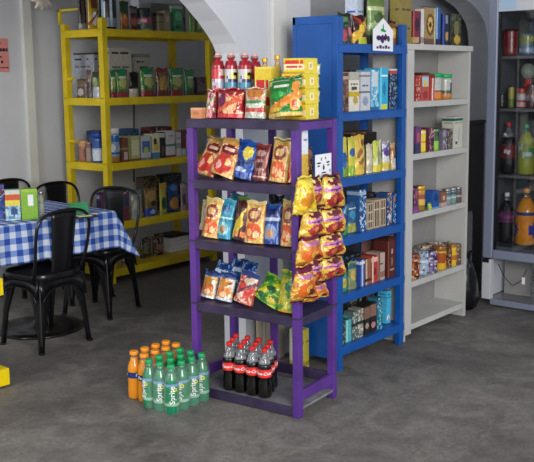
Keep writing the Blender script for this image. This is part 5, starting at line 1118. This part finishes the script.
for i, (l_, rz, lab) in enumerate(chairs):
    c = ch if i == 0 else copy_tree(ch); c.location = l_; c.rotation_euler = (0, 0, rz); c['label'] = lab

# ------------------------------------------------------------------ things on the walls and in the corner
sgn = thing('wall_notice', 'salmon pink paper notice with dark lines on the back wall', 'notice', (0, 0, 0))
a, b = at_y(-8, 38, 5.79), at_y(10, 72, 5.79)
mb = MB(); mb.box(a.x, b.x, 5.795, 5.799, b.z, a.z); mb.obj('sheet', M['pink_paper'], sgn)
hh = a.z-b.z
for q, w0, w1, t_ in ((.86, .3, .55, .012), (.66, .1, .93, .022), (.45, .2, .6, .012), (.30, .5, .62, .02), (.13, .1, .95, .008)):
    mb = MB(); x = a.x+(b.x-a.x)*w0; e_ = a.x+(b.x-a.x)*w1; random.seed(int(q*100))
    while x < e_-.005: l_ = min(random.uniform(.012, .035), e_-x); mb.box(x, x+l_, 5.793, 5.7948, b.z+hh*q-t_/2, b.z+hh*q+t_/2); x += l_+.006
    mb.obj('print_line', M['black_ink'], sgn)
orn = thing('fabric_ornament', 'cream fabric bow ornament hanging on the wall at the upper left', 'ornament', (0, 0, 0))
pc = at_y(42, -3, 5.72)
def petal(ang, ln, wd_, nm='ruffle', drop=0):
    mb = MB(); vv = []; n_ = 8; m_ = 5
    for j in range(n_+1):
        q = j/n_; w2 = wd_*math.sin(PI*min(1, q*.9+.12))
        for i in range(m_+1):
            u = -1+2*i/m_; r = ln*q
            vv.append((pc.x+math.cos(ang)*r-math.sin(ang)*u*w2, pc.y-.02*math.sin(PI*q)+.012*math.sin(u*5+ang*3), pc.z+math.sin(ang)*r+math.cos(ang)*u*w2-drop*q))
    ff = [(j*(m_+1)+i, j*(m_+1)+i+1, (j+1)*(m_+1)+i+1, (j+1)*(m_+1)+i) for j in range(n_) for i in range(m_)]
    mb.add(vv, ff, 0, None, True); o = mb.obj(nm, M['cream'], orn); so = o.modifiers.new('sheet', 'SOLIDIFY'); so.thickness = .004
for ang, ln, wd_ in ((R(200), .11, .030), (R(232), .11, .022), (R(262), .10, .020), (R(290), .10, .018), (R(318), .12, .022), (R(345), .09, .03), (R(100), .09, .04), (R(160), .1, .035), (R(30), .1, .035)): petal(ang, ln, wd_)
MB().lathe([(.001, pc.z-.02), (.02, pc.z-.012), (.025, pc.z), (.02, pc.z+.012), (.001, pc.z+.02)], 14, pc.x, pc.y-.02).obj('knot', M['cream'], orn)
# cable on the back wall behind the yellow unit
p0, p1, p2, p3 = (at_y(134, y, 5.785) for y in (104, 128, 170, 182))
tag(MB().tube([p0, p1, (p2.x, p2.y, p2.z), p3], .006, 6).obj('wall_cable', M['black']), 'thin black cable running down the wall behind the yellow shelves', 'cable')
# dark board, grey crate panel and bin bag between white unit and fridge
brd = thing('folded_board', 'tall dark brown folded board standing between white unit and fridge', 'board', (5.60, 2.86, 0), R(0))
mb = MB(); mb.box(-.14, .24, 0, .035, .0, 1.20); mb.obj('board_panel', M['dark_brown'], brd, .003)
mb = MB(); mb.box(-.15, .25, -.006, .041, 1.201, 1.225); mb.obj('top_edge', M['dark_brown'], brd, .004)
pnl = thing('wire_panel', 'grey ribbed panel leaning behind the black bin bag', 'panel', (5.45, 2.79, 0), R(0))
mb = MB(); mb.box(-.1, .09, 0, .012, 0, .62); mb.obj('panel_sheet', mat('dull_grey_plastic', '55565a', .6), pnl, .002)
for k in range(6): mb = MB(); mb.box(-.095+k*.033, -.083+k*.033, -.008, -.0005, .02, .60); mb.obj('rib', M['fridge_dark'], pnl)
mb = MB(); n_ = 24; prof = [(.01, 0), (.085, .006), (.105, .06), (.102, .14), (.085, .22), (.05, .30), (.022, .335), (.03, .36), (.045, .385)]; vs = []; fs = []
for j, (r, z) in enumerate(prof):
    for k in range(n_):
        a = 2*PI*k/n_; q = 1+.14*noise.noise(Vector((math.cos(a)*2.2, math.sin(a)*2.2, z*9))) + .05*math.sin(7*a+j)*(j/len(prof)); vs.append((r*q*math.cos(a), r*q*.62*math.sin(a), z))
for j in range(len(prof)-1):
    for k in range(n_): fs.append((j*n_+k, j*n_+(k+1) % n_, (j+1)*n_+(k+1) % n_, (j+1)*n_+k))
fs.append(tuple(range(n_))[::-1]); mb.add(vs, fs, 0, None, True)
bb = tag(mb.obj('bin_bag', M['bag_black']), 'tied black plastic bin bag on the floor between white unit and fridge', 'bin bag'); bb.location = (5.31, 2.70, 0)
tag(MB().tube([(5.175, 2.665, .0), (5.172, 2.70, .30), (5.169, 2.735, .60)], .006, 8).obj('thin_rod', M['steel']), 'thin grey rod leaning beside the right side of the white unit', 'rod')
# tan board and yellow box standing on the floor behind the rack
p = at_z(262, 372, 0)
bdd = thing('floor_board', 'tan wooden board standing on the floor against the pier behind the rack', 'board', (3.62, 3.018, 0), 0)
mb = MB(); mb.box(-.10, .12, -.018, 0, 0, .34); mb.obj('board_sheet', M['wood'], bdd, .002)
for x in (-.075, -.045): mb = MB(); mb.box(x, x+.006, -.0225, -.0185, 0, .338); mb.obj('groove_strip', M['grey_back'], bdd)
me = carton_mesh(.09, .05, .22, S('c8b83a', V(.0, .3, 'b8b4a0'), T(.7, .3, .9, '8a7a2c'), B(.1, .2, 'a09030')))
bq = at_x(312, 358, 3.62)
place(me, 'yellow_carton', 'yellow and white carton standing on the floor behind the right side of the rack', 'box', None, (3.60, 2.80, 0), R(-75))
# lens-like floor joint line: none visible
